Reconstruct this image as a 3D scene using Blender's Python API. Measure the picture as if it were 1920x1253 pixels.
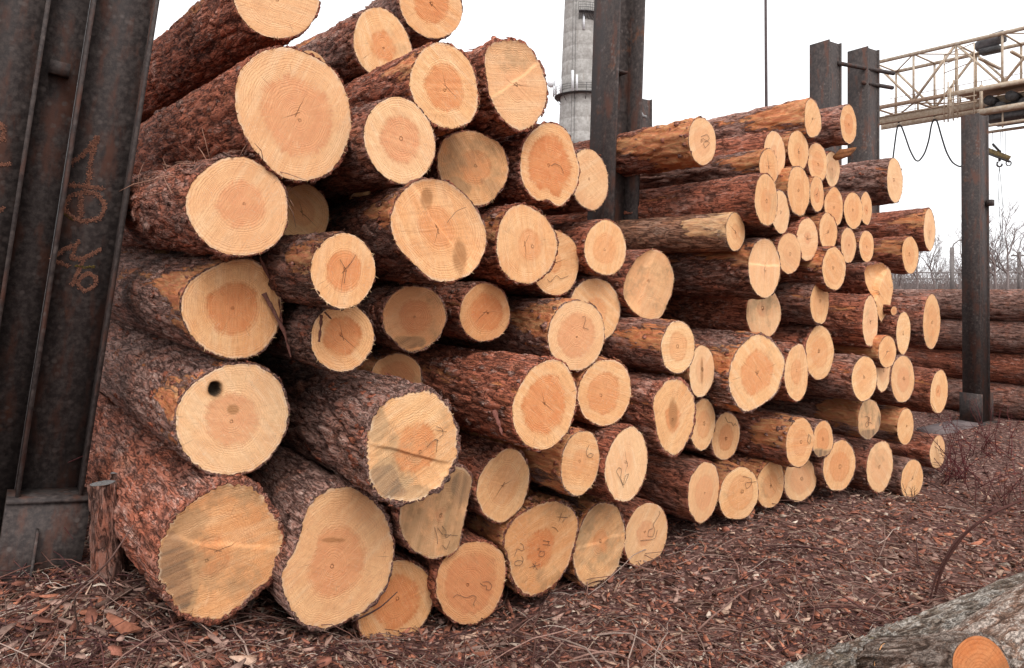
import bpy, math, random
import numpy as np
from mathutils import Vector, Matrix

scene = bpy.context.scene
for o in list(bpy.data.objects):
    bpy.data.objects.remove(o)
COL = scene.collection

# ------------------------------------------------------------------ camera
F, HZ, CAMH = 1366.0, 530.0, 1.6          # focal length / horizon row in photo pixels, eye height
cam_d = bpy.data.cameras.new('camera')
cam_d.sensor_width = 36.0
cam_d.lens = 36.0 * F / 1920.0
cam_d.shift_y = (HZ - 626.5) / 1920.0
cam_d.clip_start = 0.05
cam_d.clip_end = 2000.0
cam = bpy.data.objects.new('camera', cam_d)
cam.location = (0, 0, CAMH)
cam.rotation_euler = (math.radians(90), 0, 0)
COL.objects.link(cam)
scene.camera = cam

# ------------------------------------------------------------------ overcast sky and soft sun
SUN_EL, SUN_AZ = math.radians(52), math.radians(158)     # azimuth clockwise from +Y (behind the camera, to the right)
world = bpy.data.worlds.new('World')
scene.world = world
world.use_nodes = True
wn, wl = world.node_tree.nodes, world.node_tree.links
wn.clear()
sky = wn.new('ShaderNodeTexSky')
sky.sky_type = 'NISHITA'
sky.sun_disc = False
sky.sun_elevation = SUN_EL
sky.sun_rotation = SUN_AZ
sky.dust_density = 4.0
hsv = wn.new('ShaderNodeHueSaturation')
hsv.inputs['Saturation'].default_value = 0.12
mixs = wn.new('ShaderNodeMix'); mixs.data_type = 'RGBA'
mixs.inputs[0].default_value = 0.8
mixs.inputs[7].default_value = (8.0, 8.05, 8.2, 1)       # the even cloud deck
bg = wn.new('ShaderNodeBackground'); bg.inputs['Strength'].default_value = 0.13
wo = wn.new('ShaderNodeOutputWorld')
wl.new(sky.outputs[0], hsv.inputs['Color'])
wl.new(hsv.outputs[0], mixs.inputs[6])
wl.new(mixs.outputs[2], bg.inputs['Color'])
wl.new(bg.outputs[0], wo.inputs['Surface'])
sun_d = bpy.data.lights.new('sun', 'SUN')
sun_d.energy = 1.3
sun_d.angle = math.radians(35)
sun_d.color = (1.0, 0.97, 0.93)
sun = bpy.data.objects.new('sun', sun_d)
sdir = Vector((math.sin(SUN_AZ) * math.cos(SUN_EL), math.cos(SUN_AZ) * math.cos(SUN_EL), math.sin(SUN_EL)))
sun.rotation_euler = (-sdir).to_track_quat('-Z', 'Y').to_euler()
sun.location = (0, 0, 20)
COL.objects.link(sun)
vs = scene.view_settings
vs.view_transform = 'Standard'
vs.look = 'None'
vs.exposure = 0.72
vs.gamma = 1.0
vs.use_curve_mapping = False

# ------------------------------------------------------------------ helpers
RNG = np.random.default_rng(7)
def px(x, y, t):
    """world point seen at photo pixel (x, y) at depth t"""
    return np.array([(x - 960) / F * t, t, CAMH + (HZ - y) / F * t])

def props(o, label=None, cat=None, group=None, kind=None):
    if label: o['label'] = label
    if cat: o['category'] = cat
    if group: o['group'] = group
    if kind: o['kind'] = kind
    return o

def empty(name, loc, mat3=None, **k):
    o = bpy.data.objects.new(name, None)
    o.empty_display_size = 0.1
    COL.objects.link(o)
    m = Matrix.Identity(4) if mat3 is None else Matrix(mat3).to_4x4()
    m.translation = Vector(loc)
    o.matrix_world = m
    return props(o, **k)

def mesh(name, v, faces, mat, parent=None, smooth=False, attrs=None, **k):
    """faces: list of integer arrays, each (M,3) or (M,4)"""
    v = np.asarray(v, float)
    me = bpy.data.meshes.new(name)
    faces = [np.asarray(f, int) for f in faces if len(f)]
    nl = sum(f.size for f in faces); npoly = sum(len(f) for f in faces)
    me.vertices.add(len(v)); me.vertices.foreach_set('co', v.ravel())
    me.loops.add(nl); me.polygons.add(npoly)
    me.loops.foreach_set('vertex_index', np.concatenate([f.ravel() for f in faces]))
    tot = np.concatenate([np.full(len(f), f.shape[1]) for f in faces])
    me.polygons.foreach_set('loop_start', np.concatenate([[0], np.cumsum(tot)[:-1]]))
    me.polygons.foreach_set('loop_total', tot)
    if smooth: me.polygons.foreach_set('use_smooth', np.ones(npoly, bool))
    me.update(calc_edges=True)
    for an, av in (attrs or {}).items():
        av = np.asarray(av, float)
        if av.ndim == 1:
            at = me.attributes.new(an, 'FLOAT', 'POINT'); at.data.foreach_set('value', av)
        else:
            at = me.attributes.new(an, 'FLOAT_COLOR', 'POINT'); at.data.foreach_set('color', av.ravel())
    me.materials.append(mat)
    o = bpy.data.objects.new(name, me)
    COL.objects.link(o)
    if parent is not None: o.parent = parent
    return props(o, **k)

class MB:
    """collects boxes and tubes for one mesh"""
    def __init__(self): self.v = []; self.q = []; self.t = []; self.n = 0; self.c = []
    def add(self, v, q=(), t=(), c=None):
        v = np.asarray(v, float)
        if len(q): self.q.append(np.asarray(q, int) + self.n)
        if len(t): self.t.append(np.asarray(t, int) + self.n)
        self.v.append(v); self.n += len(v)
        if c is not None: self.c.append(np.tile(np.asarray(c, float), (len(v), 1)))
    def box(self, c, sx, sy, sz, ax=((1,0,0),(0,1,0),(0,0,1)), bev=0.0):
        ax = np.asarray(ax, float); c = np.asarray(c, float)
        s = np.array([[x, y, z] for x in (-1, 1) for y in (-1, 1) for z in (-1, 1)], float) * (sx/2, sy/2, sz/2)
        self.add(c + s @ ax, [(0,1,3,2),(4,6,7,5),(0,4,5,1),(2,3,7,6),(0,2,6,4),(1,5,7,3)])
    def beam(self, p, q, w, h, up=(0, 0, 1)):
        p = np.asarray(p, float); q = np.asarray(q, float); d = q - p; L = np.linalg.norm(d); d = d / L
        s = np.cross(d, up); 
        if np.linalg.norm(s) < 1e-4: s = np.cross(d, (1, 0, 0))
        s /= np.linalg.norm(s); u = np.cross(s, d)
        self.box((p + q) / 2, L, w, h, (d, s, u))
    def tube(self, pts, r, n=6, c=None, cap=True):
        pts = np.asarray(pts, float); m = len(pts); r = np.broadcast_to(np.asarray(r, float), (m,))
        d = np.gradient(pts, axis=0); d /= np.linalg.norm(d, axis=1)[:, None] + 1e-12
        ref = np.array([0, 0, 1.0]) if abs(d[0, 2]) < .9 else np.array([1.0, 0, 0])
        s = np.cross(d, ref); s /= np.linalg.norm(s, axis=1)[:, None] + 1e-12
        u = np.cross(s, d)
        a = np.arange(n) * 2 * math.pi / n
        v = pts[:, None] + r[:, None, None] * (np.cos(a)[None, :, None] * s[:, None] + np.sin(a)[None, :, None] * u[:, None])
        q = ring_quads(m, n)
        v = v.reshape(-1, 3)
        t = []
        if cap:
            t = [(0, i + 1, i) for i in range(1, n - 1)] + [((m-1)*n, (m-1)*n + i, (m-1)*n + i + 1) for i in range(1, n - 1)]
        self.add(v, q, t, c)
    def build(self, name, mat, parent=None, smooth=False, **k):
        fs = []
        if self.q: fs.append(np.concatenate(self.q))
        if self.t: fs.append(np.concatenate(self.t))
        at = None
        if self.c:
            c = np.concatenate(self.c); at = {'tone': np.column_stack([c, np.ones(len(c))]) if c.shape[1] == 3 else c}
        return mesh(name, np.concatenate(self.v), fs, mat, parent, smooth, at, **k)

def ring_quads(m, n):
    j, i = np.meshgrid(np.arange(m - 1), np.arange(n), indexing='ij')
    i2 = (i + 1) % n
    return np.stack([j*n + i, j*n + i2, (j+1)*n + i2, (j+1)*n + i], -1).reshape(-1, 4)

def hsh(ix, iy, iz, k):
    h = (ix.astype(np.int64) * 73856093) ^ (iy.astype(np.int64) * 19349663) ^ (iz.astype(np.int64) * 83492791) ^ (k * 2654435761)
    h = (h ^ (h >> 13)) * 1274126177 & 0xFFFFFFFF
    h = (h ^ (h >> 16)) * 2246822519 & 0xFFFFFFFF
    return ((h ^ (h >> 15)) & 0xFFFFFF) / float(0xFFFFFF)

def worley(p):
    b = np.floor(p).astype(int)
    f1 = np.full(len(p), 9.0); f2 = f1.copy(); cid = np.zeros(len(p))
    for dx in (-1, 0, 1):
        for dy in (-1, 0, 1):
            for dz in (-1, 0, 1):
                ix, iy, iz = b[:, 0] + dx, b[:, 1] + dy, b[:, 2] + dz
                q = np.stack([ix + hsh(ix, iy, iz, 1), iy + hsh(ix, iy, iz, 2), iz + hsh(ix, iy, iz, 3)], 1)
                d = np.sqrt(((q - p) ** 2).sum(1))
                c = hsh(ix, iy, iz, 4)
                cl = d < f1
                f2 = np.where(cl, f1, np.minimum(f2, d)); cid = np.where(cl, c, cid); f1 = np.where(cl, d, f1)
    return f1, f2, cid

def vnoise(p):
    b = np.floor(p).astype(int); f = p - b; f = f * f * (3 - 2 * f)
    r = 0
    for dx in (0, 1):
        for dy in (0, 1):
            for dz in (0, 1):
                w = (f[:, 0] if dx else 1 - f[:, 0]) * (f[:, 1] if dy else 1 - f[:, 1]) * (f[:, 2] if dz else 1 - f[:, 2])
                r = r + w * hsh(b[:, 0] + dx, b[:, 1] + dy, b[:, 2] + dz, 5)
    return r
def fbm(p, o=3):
    r = 0; a = .5
    for k in range(o):
        r = r + a * vnoise(p * 2 ** k + 17.3 * k); a *= .5
    return r / (1 - .5 ** o)
def sstep(a, b, x):
    t = np.clip((x - a) / (b - a), 0, 1); return t * t * (3 - 2 * t)

# ------------------------------------------------------------------ materials
class NT:
    def __init__(self, name, rough=0.85, spec=0.3):
        self.m = bpy.data.materials.new(name); self.m.use_nodes = True
        self.t = self.m.node_tree; self.b = self.t.nodes['Principled BSDF']
        self.b.inputs['Roughness'].default_value = rough
        self.b.inputs['Specular IOR Level'].default_value = spec
    def n(self, ty, **k):
        o = self.t.nodes.new(ty)
        for a, v in k.items(): setattr(o, a, v)
        return o
    def put(self, sock, v):
        if isinstance(v, bpy.types.NodeSocket): self.t.links.new(v, sock)
        elif isinstance(v, (int, float)): sock.default_value = v
        else: sock.default_value = tuple(v) + ((1,) if len(v) == 3 and len(sock.default_value) == 4 else ())
    def coord(self, scale=(1, 1, 1), kind='Object', rot=(0, 0, 0)):
        tc = self.n('ShaderNodeTexCoord'); mp = self.n('ShaderNodeMapping')
        mp.inputs['Scale'].default_value = scale; mp.inputs['Rotation'].default_value = rot
        self.t.links.new(tc.outputs[kind], mp.inputs[0]); return mp.outputs[0]
    def noise(self, vec, scale, detail=4, rough=.6, dist=0.0):
        o = self.n('ShaderNodeTexNoise'); self.put(o.inputs['Vector'], vec)
        o.inputs['Scale'].default_value = scale; o.inputs['Detail'].default_value = detail
        o.inputs['Roughness'].default_value = rough; o.inputs['Distortion'].default_value = dist
        return o.outputs['Fac']
    def voro(self, vec, scale, feature='F1', out='Distance', rnd=1.0):
        o = self.n('ShaderNodeTexVoronoi', feature=feature); self.put(o.inputs['Vector'], vec)
        o.inputs['Scale'].default_value = scale; o.inputs['Randomness'].default_value = rnd
        return o.outputs[out]
    def math(self, op, a, b=0.0, c=0.0):
        o = self.n('ShaderNodeMath', operation=op)
        self.put(o.inputs[0], a); self.put(o.inputs[1], b); self.put(o.inputs[2], c)
        return o.outputs[0]
    def step(self, x, lo, hi, a=0.0, b=1.0):
        o = self.n('ShaderNodeMapRange', interpolation_type='SMOOTHSTEP')
        self.put(o.inputs['Value'], x)
        for i, v in zip((1, 2, 3, 4), (lo, hi, a, b)): self.put(o.inputs[i], v)
        return o.outputs[0]
    def mix(self, f, a, b, mode='MIX'):
        o = self.n('ShaderNodeMix', data_type='RGBA', blend_type=mode)
        self.put(o.inputs[0], f); self.put(o.inputs[6], a); self.put(o.inputs[7], b)
        return o.outputs[2]
    def attr(self, name):
        o = self.n('ShaderNodeAttribute', attribute_name=name)
        return o
    def rgb(self, s):
        o = self.n('ShaderNodeSeparateColor'); self.put(o.inputs[0], s); return o.outputs
    def color(self, c): self.put(self.b.inputs['Base Color'], c)
    def bump(self, h, strength=.5, dist=.01, prev=None):
        o = self.n('ShaderNodeBump'); o.inputs['Strength'].default_value = strength
        o.inputs['Distance'].default_value = dist; self.put(o.inputs['Height'], h)
        if prev is not None: self.put(o.inputs['Normal'], prev)
        self.put(self.b.inputs['Normal'], o.outputs[0]); return o.outputs[0]

def bark_material(name, inner, plate, light, crack, peelA, peelB, platey=0.0):
    m = NT(name, .88, .2)
    at = m.attr('bk'); r, g, b = m.rgb(at.outputs['Color'])[:3]; tint = at.outputs['Alpha']
    oi = m.n('ShaderNodeObjectInfo'); rnd = oi.outputs['Random']
    v = m.coord(); vl = m.coord((1, 1, .16 + .12 * platey)); vs_ = m.coord((1, 1, .30 + .15 * platey))
    k = 1.0 + .5 * platey
    n1 = m.noise(vl, 75 * k, 6, .72, .8); n2 = m.noise(v, 4.5, 5, .65); n3 = m.noise(vl, 150, 4, .7, .5); n4 = m.noise(vs_, 20 * k, 6, .74, 1.2)
    nf = m.noise(vl, 34 * k, 5, .62, 1.4)
    fur = m.step(m.math('ABSOLUTE', m.math('SUBTRACT', nf, .5)), .0, .05)              # long furrows: 0 in the groove
    nv = m.n('ShaderNodeTexNoise'); m.put(nv.inputs['Vector'], v); nv.inputs['Scale'].default_value = 30; nv.inputs['Detail'].default_value = 5; nv.inputs['Roughness'].default_value = .75
    dv = m.n('ShaderNodeVectorMath', operation='MULTIPLY_ADD'); m.put(dv.inputs[0], nv.outputs['Color']); dv.inputs[1].default_value = (.085, .085, .085); m.put(dv.inputs[2], vs_)
    cellc = m.rgb(m.voro(dv.outputs[0], 24 + 14 * platey, 'F1', 'Color')); ce, ce2 = cellc[0], cellc[1]
    edge = m.voro(dv.outputs[0], 24 + 14 * platey, 'DISTANCE_TO_EDGE')
    mixv = m.math('ADD', m.math('ADD', m.math('MULTIPLY', ce, .25), m.math('MULTIPLY', rnd, .55)), m.math('ADD', m.math('MULTIPLY', n2, 1.2), m.math('MULTIPLY', n4, .6)))
    c = m.mix(m.step(mixv, 1.05, 1.55), inner, plate)
    c = m.mix(m.step(m.noise(v, 9, 4, .6), .52, .70, 0, .55), c, m.mix(.5, inner, peelA))
    lf = m.step(m.math('ADD', m.math('MULTIPLY', n4, .85), m.math('ADD', m.math('MULTIPLY', n3, .35), m.math('MULTIPLY', ce2, .22 + .5 * platey))), .75 - .06 * platey, .95 - .06 * platey)
    c = m.mix(m.math('MULTIPLY', lf, m.step(r, .2, .7, 0, .62 + .3 * platey)), c, light)
    c = m.mix(m.step(n3, .58, .42, 0, .45), c, m.mix(.45, inner, crack))
    c = m.mix(m.step(n1, .34, .46, .55, 0), c, crack)
    c = m.mix(m.step(fur, .0, .9, .75 - .3 * platey, 0), c, crack)
    c = m.mix(m.step(r, .05, .38, .7, 0), c, crack)
    c = m.mix(m.step(edge, .0, .05, .35 + .3 * platey, 0), c, crack)
    pm = m.noise(vl, 4.2, 5, .62)
    pk = m.step(m.math('SUBTRACT', m.math('ADD', pm, m.math('MULTIPLY', m.math('SUBTRACT', n4, .5), .35)), b), .0, .03, 1, 0)
    pc = m.mix(m.step(n4, .35, .65), peelA, peelB)
    c = m.mix(pk, c, m.mix(m.step(n1, .4, .6, .6, 0), pc, inner))
    mul = m.n('ShaderNodeMix', data_type='RGBA', blend_type='MULTIPLY'); mul.inputs[0].default_value = 1
    cc = m.n('ShaderNodeCombineColor')
    for i in range(3): m.put(cc.inputs[i], tint)
    m.put(mul.inputs[6], c); m.put(mul.inputs[7], cc.outputs[0])
    m.color(mul.outputs[2])
    h = m.math('ADD', m.math('MULTIPLY', n1, .8), m.math('ADD', m.math('MULTIPLY', n3, .4), m.math('ADD', m.math('MULTIPLY', n4, .9), m.math('ADD', m.math('MULTIPLY', ce, .35 + .35 * platey), m.math('MULTIPLY', fur, .7)))))
    h = m.math('MULTIPLY', h, m.math('SUBTRACT', 1.0, m.math('MULTIPLY', pk, .7)))
    m.bump(h, 1.0, .016)
    return m.m

M_BARK = bark_material('pine_bark', (.46, .145, .082), (.36, .225, .185), (.70, .51, .43), (.052, .019, .014), (.42, .145, .05), (.50, .28, .13))
M_BARKG = bark_material('grey_flaky_bark', (.26, .17, .12), (.33, .28, .23), (.62, .57, .51), (.05, .03, .022), (.15, .145, .07), (.22, .20, .11), 1.0)
M_BARKH = bark_material('pinkish_flaky_bark', (.33, .19, .13), (.42, .31, .25), (.70, .59, .51), (.05, .028, .02), (.24, .15, .08), (.30, .20, .11), 1.0)
M_BARKP = bark_material('papery_pale_bark', (.36, .155, .085), (.40, .25, .18), (.62, .47, .36), (.08, .035, .024), (.55, .30, .14), (.60, .42, .25))

def wood_material():
    m = NT('sawn_pine', .8, .25)
    at = m.attr('fc'); rn, ht, st = m.rgb(at.outputs['Color'])[:3]; tint = at.outputs['Alpha']
    rr = m.attr('rr').outputs['Fac']
    sp = m.attr('sp'); knot, hole, rnd = m.rgb(sp.outputs['Color'])[:3]; hs = sp.outputs['Alpha']
    v = m.coord()
    vr = m.n('ShaderNodeVectorRotate', rotation_type='Z_AXIS'); m.put(vr.inputs['Vector'], v); m.put(vr.inputs['Angle'], m.math('MULTIPLY', rnd, 6.283))
    off = m.n('ShaderNodeVectorMath', operation='ADD'); m.put(off.inputs[0], vr.outputs[0])
    cx = m.n('ShaderNodeCombineXYZ'); m.put(cx.inputs[2], m.math('MULTIPLY', rnd, 37.0)); m.put(off.inputs[1], cx.outputs[0])
    V = off.outputs[0]
    nb = m.noise(V, 6, 4, .6); nm = m.noise(V, 24, 4, .6); nf = m.noise(V, 170, 3, .6)
    mp = m.n('ShaderNodeMapping'); mp.inputs['Scale'].default_value = (10, 160, 10); m.put(mp.inputs[0], V)
    saw = m.noise(mp.outputs[0], 1.0, 3, .6)
    mp2 = m.n('ShaderNodeMapping'); mp2.inputs['Scale'].default_value = (3, 26, 3); mp2.inputs['Rotation'].default_value = (0, 0, .5); m.put(mp2.inputs[0], V)
    streak = m.noise(mp2.outputs[0], 1.0, 4, .6)
    nrmv = m.n('ShaderNodeVectorMath', operation='NORMALIZE'); xy0 = m.n('ShaderNodeSeparateXYZ'); m.put(xy0.inputs[0], vr.outputs[0])
    xy1 = m.n('ShaderNodeCombineXYZ'); m.put(xy1.inputs[0], xy0.outputs[0]); m.put(xy1.inputs[1], xy0.outputs[1]); m.put(nrmv.inputs[0], xy1.outputs[0])
    xy2 = m.n('ShaderNodeSeparateXYZ'); m.put(xy2.inputs[0], nrmv.outputs[0]); xy3 = m.n('ShaderNodeCombineXYZ')
    m.put(xy3.inputs[0], m.math('MULTIPLY', xy2.outputs[0], 16.0)); m.put(xy3.inputs[1], m.math('MULTIPLY', xy2.outputs[1], 16.0)); m.put(xy3.inputs[2], m.math('ADD', m.math('MULTIPLY', rr, 14.0), m.math('MULTIPLY', rnd, 50.0)))
    ray = m.noise(xy3.outputs[0], 1.0, 5, .7)
    # growth rings
    ph = m.math('ADD', m.math('ADD', m.math('MULTIPLY', rr, 900.0), m.math('MULTIPLY', m.math('SINE', m.math('ADD', m.math('MULTIPLY', rr, 70.0), m.math('MULTIPLY', rnd, 20.0))), 5.0)), m.math('MULTIPLY', m.math('ADD', nb, m.math('MULTIPLY', nm, .2)), 7.0))
    ring = m.math('POWER', m.math('ADD', m.math('MULTIPLY', m.math('SINE', ph), .5), .5), 2.2)
    ring = m.math('MULTIPLY', ring, m.step(rr, .008, .035))
    ph2 = m.math('ADD', m.math('MULTIPLY', rr, 210.0), m.math('MULTIPLY', nb, 9.0))
    ring2 = m.math('ADD', m.math('MULTIPLY', m.math('SINE', ph2), .5), .5)
    heart = m.step(m.math('ADD', rn, m.math('ADD', m.math('MULTIPLY', m.math('SUBTRACT', m.math('ADD', m.math('MULTIPLY', nb, .7), m.math('MULTIPLY', nm, .3)), .5), .42), m.math('MULTIPLY', m.math('SUBTRACT', ray, .5), .40))), m.math('SUBTRACT', ht, .08), m.math('ADD', ht, .05), 1, 0)
    sap = m.mix(m.step(nb, .3, .7), (.82, .495, .245), (.75, .385, .17))
    sap = m.mix(m.step(streak, .42, .72, 0, .5), sap, (.85, .62, .38))
    hc = m.mix(m.step(nm, .3, .7), (.63, .215, .075), (.71, .30, .12))
    c = m.mix(m.math('MULTIPLY', heart, hs), sap, hc)
    c = m.mix(m.math('MULTIPLY', m.math('MULTIPLY', m.math('MULTIPLY', heart, hs), m.step(rn, 0, ht, .1, .6)), m.step(m.math('SUBTRACT', ht, rn), .0, .09, 1, 0)), c, (.50, .17, .05))
    c = m.mix(m.math('MULTIPLY', ring, m.step(nm, .3, .7, .10, .40)), c, (.46, .18, .06))
    c = m.mix(m.math('MULTIPLY', ring2, .10), c, (.45, .20, .07))
    c = m.mix(m.step(saw, .50, .72, 0, .22), c, (.42, .19, .08))
    c = m.mix(m.step(saw, .46, .28, 0, .22), c, (.82, .58, .33))
    c = m.mix(m.step(m.math('ADD', nf, m.math('MULTIPLY', nb, .3)), .78, .86, 0, .45), c, (.86, .74, .58))
    rg_ = m.step(rr, .006, .03)
    c = m.mix(m.math('MULTIPLY', m.step(ray, .52, .70, 0, .30), rg_), c, (.46, .22, .10)); c = m.mix(m.math('MULTIPLY', m.step(ray, .46, .30, 0, .28), rg_), c, (.88, .68, .45))
    xy4 = m.n('ShaderNodeCombineXYZ'); m.put(xy4.inputs[0], m.math('MULTIPLY', xy2.outputs[0], 26.0)); m.put(xy4.inputs[1], m.math('MULTIPLY', xy2.outputs[1], 26.0)); m.put(xy4.inputs[2], m.math('ADD', m.math('MULTIPLY', rr, 9.0), m.math('MULTIPLY', rnd, 91.0)))
    ray2 = m.noise(xy4.outputs[0], 1.0, 2, .5)
    c = m.mix(m.math('MULTIPLY', m.step(ray2, .715, .74, 0, .6), rg_), c, (.16, .07, .03))
    c = m.mix(m.step(nf, .50, .70, 0, .35), c, (.44, .21, .095))
    c = m.mix(m.math('MULTIPLY', m.math('FRACT', m.math('MULTIPLY', rnd, 3.7)), .5), c, m.mix(1.0, c, (1.0, .90, .86), 'MULTIPLY'))
    c = m.mix(m.math('MULTIPLY', m.math('GREATER_THAN', m.math('FRACT', m.math('MULTIPLY', rnd, 11.3)), .6), .18), c, (.86, .64, .43))
    # radial checks
    pv = m.n('ShaderNodeVectorMath', operation='ADD'); m.put(pv.inputs[0], vr.outputs[0])
    wob = m.n('ShaderNodeCombineXYZ'); m.put(wob.inputs[1], m.math('MULTIPLY', m.math('SUBTRACT', nm, .5), .012)); m.put(pv.inputs[1], wob.outputs[0])
    xyz = m.n('ShaderNodeSeparateXYZ'); m.put(xyz.inputs[0], pv.outputs[0])
    X, Y = xyz.outputs[0], xyz.outputs[1]
    def check(cx_, sx_, ext, w):
        ln = m.math('ABSOLUTE', cx_); lim = m.math('MULTIPLY', m.step(m.math('MULTIPLY', sx_, 1.0), ext, 0.0), w)
        return m.math('MULTIPLY', m.math('LESS_THAN', ln, lim), m.math('GREATER_THAN', sx_, -.015))
    k1 = check(Y, X, .11, .0019)
    d2 = m.math('ADD', m.math('MULTIPLY', X, .8), m.math('MULTIPLY', Y, .6)); e2 = m.math('SUBTRACT', m.math('MULTIPLY', Y, .8), m.math('MULTIPLY', X, .6))
    k2 = check(e2, m.math('MULTIPLY', d2, -1.0), .08, .0015)
    gate = m.math('GREATER_THAN', m.math('FRACT', m.math('MULTIPLY', rnd, 7.31)), .62)
    c = m.mix(m.math('MULTIPLY', m.math('MULTIPLY', m.math('MAXIMUM', k1, k2), gate), .8), c, (.11, .045, .02))
    # weather stain, dirt specks
    sn = m.noise(V, 5.0, 6, .68)
    sm = m.step(m.math('ADD', sn, m.math('MULTIPLY', st, .42)), .60, .78)
    stc = m.mix(m.step(nm, .35, .65), (.30, .195, .105), (.43, .30, .17)); stc = m.mix(m.step(st, .72, 1.0, 0, .9), stc, m.mix(m.step(nf, .3, .7), (.060, .050, .042), (.17, .135, .10)))
    c = m.mix(m.math('MULTIPLY', m.math('MULTIPLY', sm, m.step(st, .0, .25)), m.step(streak, .25, .7, .9, .45)), c, stc)
    spk = m.step(m.noise(V, 75, 4, .7), .66, .72, 0, .6)
    c = m.mix(spk, c, (.24, .12, .06))
    c = m.mix(m.step(rn, .93, 1.0, 0, .45), c, m.mix(m.step(nm, .4, .6), (.45, .22, .09), (.72, .60, .46)))
    c = m.mix(m.math('MULTIPLY', knot, m.step(nm, .2, .6, .5, .85)), c, (.36, .17, .07))
    c = m.mix(hole, c, (.045, .03, .018))
    mul = m.n('ShaderNodeMix', data_type='RGBA', blend_type='MULTIPLY'); mul.inputs[0].default_value = 1
    cc = m.n('ShaderNodeCombineColor')
    m.put(cc.inputs[0], m.math('POWER', tint, .6)); m.put(cc.inputs[1], m.math('POWER', tint, 1.1)); m.put(cc.inputs[2], m.math('POWER', tint, 1.5))
    m.put(mul.inputs[6], c); m.put(mul.inputs[7], cc.outputs[0])
    m.color(mul.outputs[2])
    h = m.math('ADD', m.math('MULTIPLY', saw, 1.0), m.math('ADD', m.math('MULTIPLY', nf, .6), m.math('MULTIPLY', ring, .25)))
    m.bump(h, .5, .006)
    return m.m
M_WOOD = wood_material()

def simple(name, c1, c2, scale=20, rough=.8, bump=.3, stretch=(1, 1, 1), spec=.3, dist=.005, metal=0.0):
    m = NT(name, rough, spec); v = m.coord(stretch)
    n = m.noise(v, scale, 5, .65)
    m.color(m.mix(m.step(n, .32, .68), c1, c2))
    if bump: m.bump(n, bump, dist)
    m.b.inputs['Metallic'].default_value = metal
    return m.m

def steel_material():
    m = NT('rusty_black_steel', .6, .2); v = m.coord(); vs_ = m.coord((1, 1, .3))
    n1 = m.noise(v, 5, 5, .65); n2 = m.noise(v, 38, 5, .7); n3 = m.noise(vs_, 14, 4, .6); fl = m.voro(v, 26)
    c = m.mix(m.step(n2, .35, .7), (.032, .025, .024), (.078, .062, .057))
    c = m.mix(m.step(n3, .48, .70, 0, .75), c, (.10, .042, .028))
    c = m.mix(m.math('MULTIPLY', m.step(m.math('ADD', fl, m.math('MULTIPLY', n2, .5)), .62, .40, 0, 1), m.step(n1, .44, .60, 0, .75)), c, (.115, .092, .084))
    c = m.mix(m.step(m.noise(v, 2.6, 6, .7), .60, .68, 0, .55), c, (.17, .065, .03))
    m.color(c)
    m.put(m.b.inputs['Roughness'], m.step(n2, .3, .7, .55, .85))
    m.bump(m.math('ADD', n2, m.math('MULTIPLY', fl, .5)), .35, .006)
    return m.m
M_STEEL = steel_material()

# ------------------------------------------------------------------ the pile: logs seen end-on
PSI0 = math.radians(34)
AX = np.array([-math.sin(PSI0), math.cos(PSI0), 0]); RW = np.array([math.cos(PSI0), math.sin(PSI0), 0]); C0 = 2.93
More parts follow.
